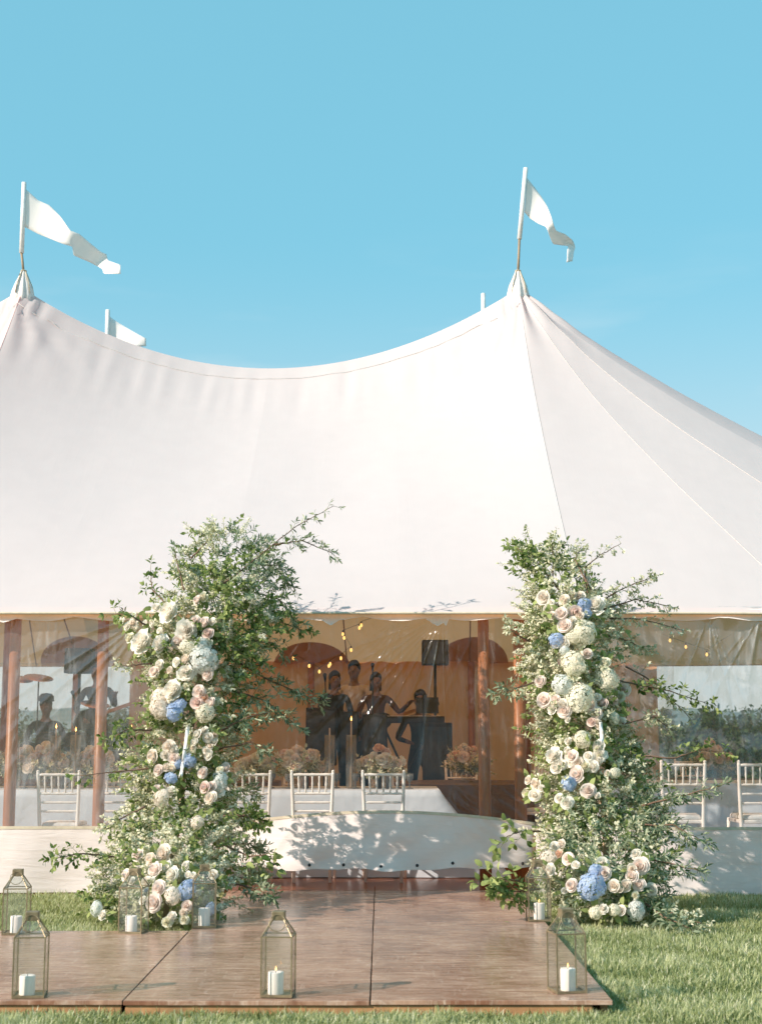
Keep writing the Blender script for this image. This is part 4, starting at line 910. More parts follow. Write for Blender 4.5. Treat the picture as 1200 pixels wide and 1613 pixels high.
# ================================================================== LANTERNS
def lantern_proto():
    e = empty('lantern', (0, 0, 0)); w_, hb, hr, t = .158, .285, .082, .0065; h2 = w_ / 2; nk = .030; t = .0068
    m = MB(); m.box((0, 0, .003), (w_, w_, .006)); m.build('base_plate', M['brass'], e)
    for sx in (-1, 1):
        for sy in (-1, 1):
            m = MB(); m.box((sx * (h2 - t / 2), sy * (h2 - t / 2), .006 + hb / 2), (t, t, hb)); m.build('corner_bar', M['brass'], e)
            m = MB(); m.tube([(sx * (h2 - t / 2), sy * (h2 - t / 2), hb + .006), (sx * nk, sy * nk, hb + hr)], t * .55, 6); m.build('roof_bar', M['brass'], e)
    for a in range(4):
        Mz = Matrix.Rotation(a * PI / 2, 3, 'Z')
        for z in (.009, hb + .004): m = MB(); m.box(Mz @ Vector((0, -h2 + t / 2, z)), (w_ - 2 * t, t * .9, t), Mz); m.build('rail', M['brass'], e)
    for a in range(4):
        Mz = Matrix.Rotation(a * PI / 2, 3, 'Z'); m = MB(); m.box(Mz @ Vector((0, -h2 + t * .5, .006 + hb / 2)), (w_ - 2 * t, .002, hb - .004), Mz); m.build('pane', M['glass'], e)
        b_ = MB(); y = -h2 + t * .5; q = [(-(h2 - t), y, hb + .008), (h2 - t, y, hb + .008), (nk - .002, -nk, hb + hr - .002), (-nk + .002, -nk, hb + hr - .002)]
        q = [Vector(p) for p in q]; nn = (q[1] - q[0]).cross(q[3] - q[0]).normalized() * .002
        b_.add([Mz @ p for p in q] + [Mz @ (p - nn) for p in q], [(0, 1, 2, 3), (7, 6, 5, 4), (0, 4, 5, 1), (1, 5, 6, 2), (2, 6, 7, 3), (3, 7, 4, 0)]); b_.build('roof_pane', M['glass'], e)
    m = MB(); m.box((0, 0, hb + hr + .019), (.064, .064, .044)); m.build('cap', M['brass'], e, bevel=.003)
    m = MB(); m.tube([(0.036 * math.cos(a) * 1.15, -.034 - .018 * (1 - math.sin(a)), hb + hr - .012 + .038 * math.sin(a)) for a in np.linspace(0, 2 * PI, 22)], .0022, 6); m.build('ring_handle', M['brass'], e, True)
    return e
proto = lantern_proto()
def candle(loc, h, flame, label, rz):
    e = empty('pillar_candle', loc, label, 'candle', 'pillar candles in the lanterns', rz)
    m = MB(); r = .0385; dip = random.uniform(0, 6)
    m.lathe([(r * .98, 0), (r, .004), (r, h - .006), (r * .95, h), (r * .75, h - .006), (r * .15, h - .010)], 28, (0, 0, 0), lambda t, z: 1 + .02 * math.sin(t * 2 + dip) * (z / h) + (.03 * math.sin(t * 3 + dip) if z > h - .007 else 0)); m.build('wax', M['wax'], e, True)
    m = MB(); m.tube([(0, 0, h - .012), (.001, 0, h + .008)], .0016, 5); m.build('wick', M['dark'], e)
    if flame: m = MB(); m.lathe([(.001, 0), (.0034, .004), (.0038, .008), (.002, .015), (.0005, .021)], 10, (.001, 0, h + .004)); m.build('flame', M['flame'], e, True)
    return e
LN = [(47, 1569, 'brass and glass lantern at the deck edge with two lanterns behind it', 6, .8), (438, 1568, 'brass and glass lantern alone at mid front edge of the deck', -4, .92), (893, 1562, 'brass and glass lantern on the deck corner beside the lawn, ring handle showing', 12, .92), (25, 1471, 'brass and glass lantern at the grass side of the deck beyond the walkway', 4, .9), (210, 1469, 'brass and glass lantern before the white peony pillar, by the grass', -9, .85), (321, 1460, 'brass and glass lantern before the white peony pillar, beside its blue hydrangea', 9, .98), (848, 1450, 'brass and glass lantern at the foot of the blush rose pillar', 2, .95)]
for i, (px, py, lab, yaw, kh) in enumerate(LN):
    p = on(px, py, FLOOR + .0015); e = proto if i == 0 else copy_tree(proto)
    e.location = p; e.rotation_euler = (0, 0, R(yaw)); tag(e, lab, 'lantern', 'brass lanterns on the deck')
    off = Vector(((-.012 if i in (0, 1, 4) else .004), -.012, 0))
    candle(p + off + Vector((0, 0, .0062)), .118 * kh, i in (1, 2, 6), 'white pillar candle in the ' + lab.replace('brass and glass ', ''), R(yaw))

# ================================================================== GRASS
def grass(regions):
    Ps = []
    for x0, x1, y0, y1, dens in regions:
        n = int((x1 - x0) * (y1 - y0) * dens); Ps.append(np.stack([rng.uniform(x0, x1, n), rng.uniform(y0, y1, n)], 1))
    P = np.concatenate(Ps)
    on_deck = ((P[:, 0] < xs[5] + .01) & (P[:, 1] > Y0 + .01) & (P[:, 1] < Y1 + .01)) | ((P[:, 0] > xs[3] - .01) & (P[:, 0] < xs[5] + .01) & (P[:, 1] > Y1))
    P = P[~on_deck & (P[:, 1] < 12.5)]
    n = len(P); patchy = np.array([fract_noise((x * 2.2, y * 2.2, 0)) for x, y in P]); p2 = np.array([fract_noise((x * 7, y * 7, 5)) for x, y in P])
    H = (.056 + .026 * patchy + .014 * p2) * rng.uniform(.55, 1.35, n); H = np.clip(H, .015, .12)
    az = rng.uniform(0, 2 * PI, n) + 1.2 * patchy; lean = np.clip(rng.normal(.55, .3, n), .05, 1.4); dx, dy = np.cos(az), np.sin(az)
    wv = rng.uniform(.0026, .005, n); qx, qy = -dy, dx
    def pt(f, k_, wd):
        x = P[:, 0] + dx * H * lean * f ** 1.8 + qx * wv * wd; y = P[:, 1] + dy * H * lean * f ** 1.8 + qy * wv * wd
        return np.stack([x, y, H * f * (1 - .25 * np.minimum(lean, 1) * f)], 1)
    V = np.stack([pt(0, 0, -1), pt(0, 0, 1), pt(.5, 0, -.8), pt(.5, 0, .8), pt(1, 0, 0)], 1).reshape(-1, 3)
    b = np.arange(n)[:, None] * 5; tri = b + np.array([2, 3, 4]); quad = b + np.array([0, 1, 3, 2])
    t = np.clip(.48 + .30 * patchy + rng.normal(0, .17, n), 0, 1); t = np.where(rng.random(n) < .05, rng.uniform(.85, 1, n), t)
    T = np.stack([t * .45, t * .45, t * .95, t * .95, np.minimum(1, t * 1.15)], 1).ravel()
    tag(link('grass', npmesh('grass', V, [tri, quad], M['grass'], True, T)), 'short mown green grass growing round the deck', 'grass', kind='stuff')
grass([(-3.4, 3.6, 6.2, Y0 + .02, 9500), (1.1, 4.2, Y0, 12.5, 7800), (-4.3, -1.2, Y1, 12.5, 6500)])
# a few loose petals and a leaf dropped on the deck and lawn
for i, (px, py) in enumerate([(802, 1454)]):
    la = Leaves(); la.add((0, 0, 0), (random.uniform(-1, 1), .3, .05), (0, 0, 1), .05, .028, .6); o = la.build('fallen_leaf', M['leaf_green'], None, on(px, py, FLOOR + .004 if px < 900 else .03), None)
    tag(o, 'single leaf fallen on the plywood near the blush rose pillar' if px < 900 else 'single leaf lying on the lawn beside the deck', 'leaf', 'leaves fallen on the lawn')
# ================================================================== INSIDE THE TENT
def chair_proto():
    e = empty('chiavari_chair', (0, 0, 0)); H = .945
    c = M['chair']
    for s in (-1, 1):   # back posts run to the floor, front legs; local -y is the back (towards the camera)
        m = MB(); m.tube([(s * .155, -.02, 0), (s * .160, -.005, .25), (s * .163, 0, .45), (s * .172, -.02, .7), (s * .180, -.06, H - .02), (s * .1805, -.062, H)], [.014, .016, .017, .0155, .0145, .012], 10); m.build('back_post', c, e, True)
        m = MB(); m.lathe([(.005, 0), (.013, .004), (.015, .012), (.010, .020), (.003, .023)], 10, (s * .1805, -.062, H - .004)); m.build('finial', c, e, True)
        m = MB(); m.tube([(s * .185, .37, 0), (s * .19, .36, .2), (s * .19, .355, .45)], [.013, .016, .016], 10); m.build('front_leg', c, e, True)
        m = MB(); m.tube([(s * .161, 0, .17), (s * .188, .36, .17)], .009, 8); m.build('stretcher', c, e, True)
    def xr(z): return .172 + (.180 - .172) * (z - .7) / .245
    def yr(z): return -.02 - .04 * (z - .7) / .245
    for z, r in ((H - .022, .0125), (H - .185, .011), (H - .262, .010), (H - .338, .010)):
        m = MB(); x = xr(z) - .008; n = 13; m.tube([(-x + 2 * x * i / (n - 1), yr(z), z) for i in range(n)], [r * (1.18 if i % 4 == 2 else .94) for i in range(n)], 8); m.build('back_rail', c, e, True)
    for i in range(5):
        x0 = (i - 2) * .058; x1 = (i - 2) * .061; m = MB(); z0, z1 = H - .185, H - .022
        m.tube([(x0 + (x1 - x0) * k_ / 6, yr(z0) + (yr(z1) - yr(z0)) * k_ / 6, z0 + (z1 - z0) * k_ / 6) for k_ in range(7)], [.007, .009, .007, .0105, .007, .009, .007], 8); m.build('spindle', c, e, True)
    for y, x in ((.0, .16), (.362, .19)):
        m = MB(); m.tube([(-x, y, .22), (x, y, .22)], .009, 8); m.build('stretcher', c, e, True)
    m = MB(); m.add([(-.165, -.005, .44), (.165, -.005, .44), (.2, .385, .44), (-.2, .385, .44), (-.165, -.005, .47), (.165, -.005, .47), (.2, .385, .47), (-.2, .385, .47)], [(3, 2, 1, 0), (4, 5, 6, 7), (0, 1, 5, 4), (1, 2, 6, 5), (2, 3, 7, 6), (3, 0, 4, 7)]); m.build('seat', c, e, bevel=.008)
    m = MB(); m.add([(-.155, .01, .471), (.155, .01, .471), (.185, .37, .471), (-.185, .37, .471), (-.145, .02, .51), (.145, .02, .51), (.175, .36, .51), (-.175, .36, .51)], [(3, 2, 1, 0), (4, 5, 6, 7), (0, 1, 5, 4), (1, 2, 6, 5), (2, 3, 7, 6), (3, 0, 4, 7)]); m.build('cushion', M['cushion'], e, True, bevel=.015)
    return e
cp = chair_proto(); used = [False]
def chair(x, y, rz, label, group, s=1.0):
    e = cp if not used[0] else copy_tree(cp); used[0] = True
    e.location = (x, y, FLOOR); e.rotation_euler = (0, 0, rz); e.scale = (s,) * 3; tag(e, label, 'chair', group)
ORD = ['sixth', 'fifth', 'fourth', 'third', 'second', '']
for i, px in enumerate((93, 190, 291, 393, 492, 604)):
    x = at(px, 1240, 12.86).x
    chair(x, 12.90 + random.uniform(-.015, .015), R(random.uniform(-3, 3)), ('%s white slatted chair from the slanting cloth end of the head table' % ORD[i]) if ORD[i] else 'white slatted chair nearest the slanting cloth end of the head table', 'chairs along the long head table')
for px, od in ((1075, 'white slatted chair just past the blush rose pillar, seat showing'), (1196, 'second white slatted chair past the blush rose pillar, seat showing')):
    chair(at(px, 1240, 13.3).x, 13.3, R(random.uniform(-3, 3)), od, 'chairs beyond the blush rose pillar', 1.08)

def cloth_table(name, x0, x1, y0, y1, h, label, flare=(.10, .10), seed=0, drop=None):
    e = empty(name, ((x0 + x1) / 2, (y0 + y1) / 2, FLOOR), label, 'table'); L, W = (x1 - x0) / 2, (y1 - y0) / 2
    per = []
    def edge(a, b, n):
        for i in range(n): per.append(Vector(a).lerp(Vector(b), i / n))
    nl = max(20, int(L * 2 * 22)); nw = 26
    edge((-L, -W, 0), (L, -W, 0), nl); edge((L, -W, 0), (L, W, 0), nw); edge((L, W, 0), (-L, W, 0), nl); edge((-L, W, 0), (-L, -W, 0), nw)
    n = len(per); V = []; rows = 12
    for j in range(rows + 1):
        v = j / rows
        for i, p in enumerate(per):
            cx = max(0, (abs(p.x) - (L - .22)) / .22); d = Vector((p.x * 0, 0, 0))
            out = Vector((1 if p.x >= L - 1e-4 else -1 if p.x <= -L + 1e-4 else 0, 1 if p.y >= W - 1e-4 else -1 if p.y <= -W + 1e-4 else 0, 0))
            if out.length > 0: out.normalize()
            s = i * .05; wv = (.5 + .5 * math.sin(s * 6 + seed) * math.sin(s * 2.3 + 1)) * .05 * v
            k_ = flare[0] * v ** 1.1 if p.x > 0 else flare[1] * v ** 1.1
            q = p + out * (.006 + wv * .6) + Vector((out.x * k_, out.y * .03 * v, 0))
            if p.x > 0 and cx > 0: q.x += flare[0] * .55 * v * cx
            V.append((q.x, q.y, h - .004 - (h - .01) * v - (.004 if j else 0)))
    faces = []
    for j in range(rows):
        for i in range(n): faces.append((j * n + i, (j + 1) * n + i, (j + 1) * n + (i + 1) % n, j * n + (i + 1) % n))
    b = len(V); V.append((0, 0, h)); 
    for i in range(n): faces.append((i, (i + 1) % n, b))
    me = bpy.data.meshes.new('tablecloth'); me.from_pydata([tuple(v) for v in V], [], faces); me.materials.append(M['cloth']); me.polygons.foreach_set('use_smooth', [f[-1] != b for f in faces]); me.update()
    link('tablecloth', me, e)
    m = MB(); m.box((0, 0, h - .03), (2 * L - .04, 2 * W - .04, .03)); m.build('table_top', M['honey'], e)
    for sx in (-1, 1):
        for sy in (-1, 1): m = MB(); m.tube([(sx * (L - .2), sy * (W - .1), 0), (sx * (L - .2), sy * (W - .1), h - .046)], .018, 8); m.build('leg', M['metal'], e)
    return e
TH = .775; TZ = FLOOR + TH + .002
tx1 = at(688, 1230, 13.9).x
cloth_table('head_table', -4.6, tx1, 13.36, 14.25, TH, 'long head table under a pale blue cloth behind the white chairs', (.40, .1))
cloth_table('banquet_table', 2.1, 5.4, 13.95, 14.8, TH + .04, 'table under a blue cloth beyond the blush rose pillar', (.1, .1), 3)

def centerpiece(p, size, cols, label, seed):
    r = random.Random(seed); e = empty('centerpiece', p, label, 'flowers', 'table flower arrangements')
    m = MB(); m.lathe([(.05, 0), (.06, .005), (.05, .03), (.075, .07), (.085, .10)], 16); m.build('bowl', M['vase'], e, True)
    for i in range(22):
        a = r.uniform(0, 2 * PI); q = r.random() ** .5 * .85; d = Vector((math.cos(a) * q, math.sin(a) * q * .6, .35 + .65 * (1 - q) + r.uniform(-.15, .15)))
        kind = r.choice(('rose', 'rose', 'peony', 'bud')); bloom(e, Vector((d.x * size, d.y * size, .10 + d.z * size * 1.05)), r.uniform(.075, .13), kind, r.choice(cols), Vector((d.x, d.y - .35, d.z * .6)))
    la = Leaves(); st = MB()
    for i in range(46): a = r.uniform(0, 2 * PI); sprig(r, la, st, (0, 0, .09), (math.cos(a), math.sin(a) * .7, r.uniform(.15, 1)), r.uniform(.14, size * 1.35), r.choice(('green', 'sage', 'olive')), .2)
    la.build('foliage', M['leaf_sage'], e); so_ = st.build('twigs', M['stem'], e); so_['kind'] = 'stuff'
    return e
PK = ('peach', 'blush', 'dusk', 'cream', 'white')
tp = lambda px, Y: Vector((at(px, 1200, Y).x, Y, TZ))
centerpiece(tp(598, 13.75), .24, PK, 'peach and cream table flowers behind the chair at the table end', 1)
centerpiece(tp(470, 13.75), .26, PK, 'peach and cream table flowers beside tall taper candles', 2)
centerpiece(tp(402, 13.8), .18, ('cream', 'green', 'white'), 'small pale yellow table flowers next to the white peony pillar', 3)
centerpiece(tp(22, 13.8), .25, PK, 'table flowers round the taper candle at a front tent pole', 4)
centerpiece(tp(75, 13.7), .24, PK, 'table flowers between two lit taper candles', 5)
centerpiece(tp(150, 13.8), .24, PK, 'table flowers at the foot of a front tent pole', 6)
def taper(p, h, gh, label, lit):
    e = empty('taper_candle', p, label, 'candle', 'taper candles on the head table')
    m = MB(); m.lathe([(.045, 0), (.047, .004), (.047, gh), (.0455, gh), (.0455, .008), (.01, .007)], 22); m.build('glass_cylinder', M['vase'], e, True)
    m = MB(); m.lathe([(.02, .008), (.011, .02), (.011, .05), (.0105, .06), (.006, h)], 12); m.build('candlestick', M['taper'], e, True)
    if lit: m = MB(); m.lathe([(.001, 0), (.006, .008), (.007, .016), (.003, .032), (.0006, .045)], 10, (0, 0, h + .002)); m.build('flame', M['flame'], e, True)
for px, ytop, gtop, lit, lab in ((519, 1147, 1158, 0, 'unlit taper candle in a glass cylinder between table flowers'), (553, 1136, 1158, 1, 'taller taper candle in a glass cylinder by the end flowers'), (22, 1148, 1160, 1, 'lit taper candle in glass before a front tent pole'), (87, 1148, 1159, 1, 'lit taper candle in glass before the drummer'), (118, 1153, 1158, 1, 'lit taper candle in glass before the drum kit'), (206, 1150, 1162, 1, 'lit taper candle in glass hidden by the white peony pillar')):
    b = tp(px, 13.62); taper(b, at(px, ytop, 13.62).z - TZ, at(px, gtop, 13.62).z - TZ, lab, lit)
gob = None
for px, dx in ((645, 0), (628, .1), (560, .05), (530, .12), (455, .05), (428, .1), (60, .05), (110, .1), (40, .1), (180, .05)):
    e = empty('goblet', tp(px, 13.52 + dx), 'smoky glass goblet set on the pale blue tablecloth', 'goblet', 'goblets on the head table')
    if gob is None:
        m = MB(); m.lathe([(.034, 0), (.034, .004), (.007, .012), (.006, .055), (.022, .07), (.036, .095), (.038, .135), (.0365, .135), (.034, .097), (.012, .072)], 18); gob = m.mesh('bowl', M['goblet'], True)
    link('glass_body', gob, e)
for px in (482, 596, 612, 100):
    e = empty('bottle', tp(px, 13.48), 'small dark glass bottle on the pale blue tablecloth', 'bottle', 'dark bottles on the head table')
    m = MB(); m.lathe([(.026, 0), (.028, .004), (.028, .09), (.024, .11), (.010, .135), (.010, .165)], 14); m.build('glass_body', M['dark'], e, True)
    m = MB(); m.lathe([(.0115, .150), (.0115, .172)], 10); m.build('stopper', M['rod'], e)

M['darkcloth'] = plain('taupe_linen', (0.16, 0.11, 0.085), 0.9, 0.1, 6)
# round guest tables further in
def round_table(px, Y, rad, label, seed, chairs):
    r = random.Random(seed); x = at(px, 1200, Y).x; e = empty('round_table', (x, Y, FLOOR), label, 'table', 'round guest tables'); n = 72; V = []; rows = 8
    for j in range(rows + 1):
        v = j / rows
        for i in range(n): a = 2 * PI * i / n; q = rad + .02 + (.05 + .05 * math.sin(a * 11 + seed)) * v; V.append((q * math.cos(a), q * math.sin(a), .75 - .74 * v))
    f = [(j * n + i, (j + 1) * n + i, (j + 1) * n + (i + 1) % n, j * n + (i + 1) % n) for j in range(rows) for i in range(n)]; V.append((0, 0, .752)); f += [(i, (i + 1) % n, len(V) - 1) for i in range(n)]
    me = bpy.data.meshes.new('tablecloth'); me.from_pydata(V, [], f); me.materials.append(M['darkcloth']); me.update(); link('tablecloth', me, e)
    m = MB(); m.lathe([(.25, 0), (.25, .02), (.04, .04), (.04, .68), (.3, .70), (.3, .73)], 16); m.build('pedestal', M['metal'], e)
    return x
RT = [(70, 16.2, .78, 'round guest table in front of the drum kit', 3), (735, 15.9, .8, 'round guest table beside the bass cabinet', 5), (1120, 16.6, .8, 'round guest table beyond the blush rose pillar', 8), (330, 16.4, .78, 'round guest table behind the white peony pillar', 9)]
for px, Y, rad, lab, sd in RT:
    x = round_table(px, Y, rad, lab, sd, 4)
    centerpiece(Vector((x, Y, FLOOR + .753)), .26, PK, 'low flower arrangement on the ' + lab.split(' in front')[0].split(' beside')[0].split(' beyond')[0].split(' behind')[0] + ' ' + ('in front of the drum kit' if sd == 3 else 'beside the loudspeaker' if sd == 5 else 'past the rose pillar' if sd == 8 else 'past the peony pillar'), sd + 20)
    for a in (35, 90, 145, 215, 325):
        if sd == 9 and a > 180: continue
        cx_, cy_ = x + (rad + .28) * math.cos(R(a)), Y + (rad + .28) * math.sin(R(a))
        chair(cx_, cy_, R(a) + PI / 2, 'white banquet chair at the ' + lab, 'chairs at the round guest tables')

# ------------------------------------------------------------------ stage and band
SZ = FLOOR + .42
stage = empty('stage', (-2.75, 20.6, FLOOR), 'low dark stage platform under the band', 'stage')
m = MB(); m.box((0, 0, .21), (5.2, 4.2, .42)); m.build('platform', M['stagec'], stage)
m = MB(); m.box((0, -2.112, .21), (5.2, .02, .40)); m.build('front_skirt', M['blackcloth'], stage)
def speaker(px, py0, py1, wpx, Y, base, label, group='loudspeakers on stands'):
    c = at(px, (py0 + py1) / 2, Y); hgt = (py1 - py0) * Y / F; wd = wpx * Y / F
    e = empty('loudspeaker', (c.x, Y, base), label, 'loudspeaker', group); z = c.z - base
    m = MB(); m.prism([(-wd / 2, z - hgt / 2), (wd / 2, z - hgt / 2), (wd / 2 * .97, z + hgt / 2), (-wd / 2 * .97, z + hgt / 2)], -.15, .15); m.build('cabinet', M['black'], e, bevel=.012)
    m = MB(); m.box((0, -.154, z), (wd * .86, .006, hgt * .88)); m.build('grille', M['metal'], e)
    if z - hgt / 2 > .5:
        m = MB(); m.tube([(0, 0, .05), (0, 0, z - hgt / 2)], .02, 10); m.build('stand_pole', M['metal'], e, True)
        for a in range(3): m = MB(); t = a * 2.1 + .4; m.tube([(0, 0, .75), (.45 * math.cos(t), .45 * math.sin(t), .01)], .012, 8); m.build('stand_leg', M['metal'], e, True)
    return e
speaker(685, 1009, 1048, 42, 20.2, FLOOR, 'square loudspeaker on a stand above the keyboard')
speaker(126, 1022, 1061, 43, 20.2, FLOOR, 'square loudspeaker on a stand above the drum kit')
speaker(689, 1140, 1252, 46, 19.0, FLOOR, 'large black bass cabinet under the loudspeaker', 'cabinets on the stage')
speaker(506, 1116, 1205, 48, 18.9, SZ, 'wide black amplifier cabinet beside the white peony pillar', 'cabinets on the stage')
speaker(550, 1122, 1205, 30, 19.3, SZ, 'narrow black cabinet between the two amplifier cabinets', 'cabinets on the stage')
speaker(590, 1126, 1205, 40, 19.0, SZ, 'black amplifier cabinet in the middle of the stage', 'cabinets on the stage')
# keyboard on an X stand
kx = at(640, 1134, 19.4); e = empty('keyboard', (kx.x, 19.4, FLOOR), 'black stage keyboard on a crossed stand', 'keyboard'); z = kx.z - FLOOR
m = MB(); m.box((0, 0, z), (1.0, .30, .09)); m.build('case', M['black'], e, bevel=.01)
m = MB(); m.box((0, -.03 + .12, z + .047), (.9, .14, .012)); m.build('keys', M['chair'], e)
for s in (-1, 1): m = MB(); m.tube([(-.32 * s, 0, z - .045), (.32 * s, 0, .01)], .016, 8); m.build('crossed_leg', M['metal'], e)
m = MB(); m.box((.28, .1, z + .19), (.30, .02, .22), Matrix.Rotation(R(-18), 3, 'X')); m.build('music_rest', M['black'], e)
def mic_stand(px, py, Y, label, SZ=SZ):
    p = at(px, py, Y); e = empty('microphone_stand', (p.x, Y, SZ), label, 'microphone', 'microphone stands on stage'); z = p.z - SZ
    m = MB(); m.lathe([(.14, 0), (.14, .012), (.02, .03)], 16); m.build('base', M['metal'], e)
    m = MB(); m.tube([(0, 0, .02), (0, 0, z - .2)], .011, 8); m.build('pole', M['metal'], e)
    m = MB(); m.tube([(0, .1, z - .28), (0, 0, z - .2), (0, -.22, z - .02)], .008, 8); m.build('boom', M['metal'], e)
    m = MB(); m.tube([(0, -.16, z - .05), (0, -.26, z), (0, -.31, z + .03)], [.012, .018, .026], 10); m.build('microphone', M['black'], e, True)
mic_stand(587, 1052, 18.9, 'microphone stand before the musician with the guitar'); mic_stand(513, 1068, 18.9, 'microphone stand before the dark-haired singer'); mic_stand(667, 1100, 19.0, 'microphone stand at the keyboard', FLOOR); mic_stand(122, 1095, 18.9, 'microphone stand beside the drummer')

# ------------------------------------------------------------------ people
def person(loc, rz, label, top, legs, hair, arms, seated=False, h=1.75, hat=None, sleeve=None, long_hair=False):
    k_ = h / 1.75; J = {}; E = []; 
    def j(n, p, r, parent=None, r2=None):
        J[n] = (Vector(p), r, r2 or r)
        if parent: E.append((parent, n))
    dz = -.45 if seated else 0
    j('pelvis', (0, 0, .95 + dz), .135, None, .10); j('waist', (0, 0, 1.10 + dz), .120, 'pelvis', .092); j('chest', (0, 0, 1.30 + dz), .142, 'waist', .105); j('neckb', (0, 0.005, 1.44 + dz), .075, 'chest', .062)
    j('neck', (0, -.005, 1.50 + dz), .052, 'neckb'); j('chin', (0, -.025, 1.56 + dz), .062, 'neck', .072); j('face', (0, -.02, 1.64 + dz), .074, 'chin', .092); j('crown', (0, -.008, 1.71 + dz), .060, 'face', .074)
    j('nose', (0, -.118, 1.62 + dz), .012, 'face')
    for s, n in ((-1, 'l'), (1, 'r')):
        j(n + 'ear', (s * .085, .0, 1.62 + dz), .014, 'face')
        j(n + 'sh', (s * .175, 0, 1.40 + dz), .058, 'chest'); el, wr = (Vector(a) for a in arms[0 if s < 0 else 1]); el.z += dz; wr.z += dz
        j(n + 'el', el, .042, n + 'sh'); j(n + 'wr', wr, .028, n + 'el'); d = (wr - el).normalized(); sd = d.cross(Vector((0, 0, 1))); sd = sd.normalized() if sd.length > .1 else Vector((1, 0, 0)); cur = Vector((0, -.3, -.6))
        pm = wr + d * .06; j(n + 'pm', pm, .034, n + 'wr', .020)
        for q in range(4):
            a = pm + d * .035 + sd * (.024 * (q - 1.5)); L = (.030, .036, .034, .026)[q]; j(f'{n}f{q}a', a, .0095, n + 'pm'); j(f'{n}f{q}b', a + (d + cur * .35).normalized() * L, .0088, f'{n}f{q}a'); j(f'{n}f{q}c', a + (d + cur * .35).normalized() * L + (d * .5 + cur).normalized() * L * .8, .0078, f'{n}f{q}b')
        a = pm - d * .02 + sd * .03 * s; j(n + 'ta', a, .011, n + 'pm'); j(n + 'tb', a + (d + sd * s).normalized() * .04, .0095, n + 'ta')
        if seated: j(n + 'hip', (s * .10, -.04, .50), .095, 'pelvis'); j(n + 'kn', (s * .17, -.42, .50), .065, n + 'hip'); j(n + 'an', (s * .17, -.40, .09), .042, n + 'kn'); j(n + 'toe', (s * .18, -.58, .035), .036, n + 'an')
        else: j(n + 'hip', (s * .095, 0, .86), .092, 'pelvis'); j(n + 'kn', (s * .11, -.015, .49), .062, n + 'hip'); j(n + 'an', (s * .12, .02, .09), .042, n + 'kn'); j(n + 'toe', (s * .14, -.15, .035), .036, n + 'an')
    names = list(J); idx = {n: i for i, n in enumerate(names)}
    me = bpy.data.meshes.new('skeleton'); me.from_pydata([tuple(J[n][0]) for n in names], [(idx[a], idx[b]) for a, b in E], []); ob = bpy.data.objects.new('skeleton', me); C.objects.link(ob)
    sk = ob.modifiers.new('skin', 'SKIN'); sk.use_smooth_shade = True
    if not me.skin_vertices: raise RuntimeError('no skin data')
    for i, n in enumerate(names): v = me.skin_vertices[0].data[i]; v.radius = (J[n][1], J[n][2]); v.use_root = (n == 'pelvis')
    sb = ob.modifiers.new('sub', 'SUBSURF'); sb.levels = 1; sb.render_levels = 1
    dg = bpy.context.evaluated_depsgraph_get(); bm_ = bpy.data.meshes.new_from_object(ob.evaluated_get(dg)); bpy.data.objects.remove(ob)
    bm_.name = 'body'; bm_.materials.clear()
    for q in (M['skin'], top, legs, M['dark']): bm_.materials.append(q)
    segs = []
    for a, b in E:
        sec = 0
        if b in ('waist', 'chest', 'neckb') or b[1:] in ('sh', 'el'): sec = 1
        elif b[1:] == 'wr': sec = 1 if sleeve is None else 0
        elif b[1:] in ('hip', 'kn', 'an'): sec = 2
        elif b[1:] == 'toe': sec = 3
        segs.append((J[a][0], J[b][0], sec))
    for p in bm_.polygons:
        c = Vector(p.center); best = 9; sec = 0
        for a, b, s in segs:
            ab = b - a; t = max(0, min(1, (c - a).dot(ab) / ab.length_squared)); dd = (c - (a + ab * t)).length
            if dd < best: best, sec = dd, s
        if sec == 1 and c.z < .93 + dz and abs(c.x) < .16: sec = 2
        p.material_index = sec; p.use_smooth = True
    e = empty('person', loc, label, 'person', 'musicians on the stage', rz); e.scale = (k_,) * 3
    link('body', bm_, e)
    m = MB(); cz = 1.655 + dz; n = 18; V = []
    for i in range(9):
        t = i / 8 * PI * .60
        for q in range(n):
            a = 2 * PI * q / n; fr = .5 + .5 * math.sin(a); lim = t if fr > .25 else t * .62      # hairline higher in front (-y)
            wob = 1 + .05 * math.sin(a * 7 + i); V.append((.086 * math.sin(lim) * math.cos(a) * wob, .008 + .104 * math.sin(lim) * math.sin(a) * wob, cz + .016 + .104 * math.cos(lim) * wob))
    if long_hair:
        V += [(v[0] * 1.05, max(v[1], .01) + .01, v[2] - .14) for v in V[-n:]]
    k2 = len(V) // n
    hm = npmesh('hair', V, [np.array([(i * n + q, (i + 1) * n + q, (i + 1) * n + (q + 1) % n, i * n + (q + 1) % n) for i in range(k2 - 1) for q in range(n)])], hair); ho = link('hair', hm, e); sdm = ho.modifiers.new('thick', 'SOLIDIFY'); sdm.thickness = .02
    for s in (-1, 1): m = MB(); m.lathe([(.002, -.008), (.009, 0), (.002, .008)], 8, (s * .030, -.098, 1.645 + dz)); m.build('eye', M['dark'], e, True)
    if hat:
        m = MB(); m.lathe([(.100, 0), (.106, .02), (.100, .07), (.07, .105), (.01, .115)], 20, (0, 0, cz + .045)); m.prism([(-.07, cz + .045), (.07, cz + .045), (.07, cz + .055), (-.07, cz + .055)], -.19, -.07); m.build('cap', hat, e, True)
    return e
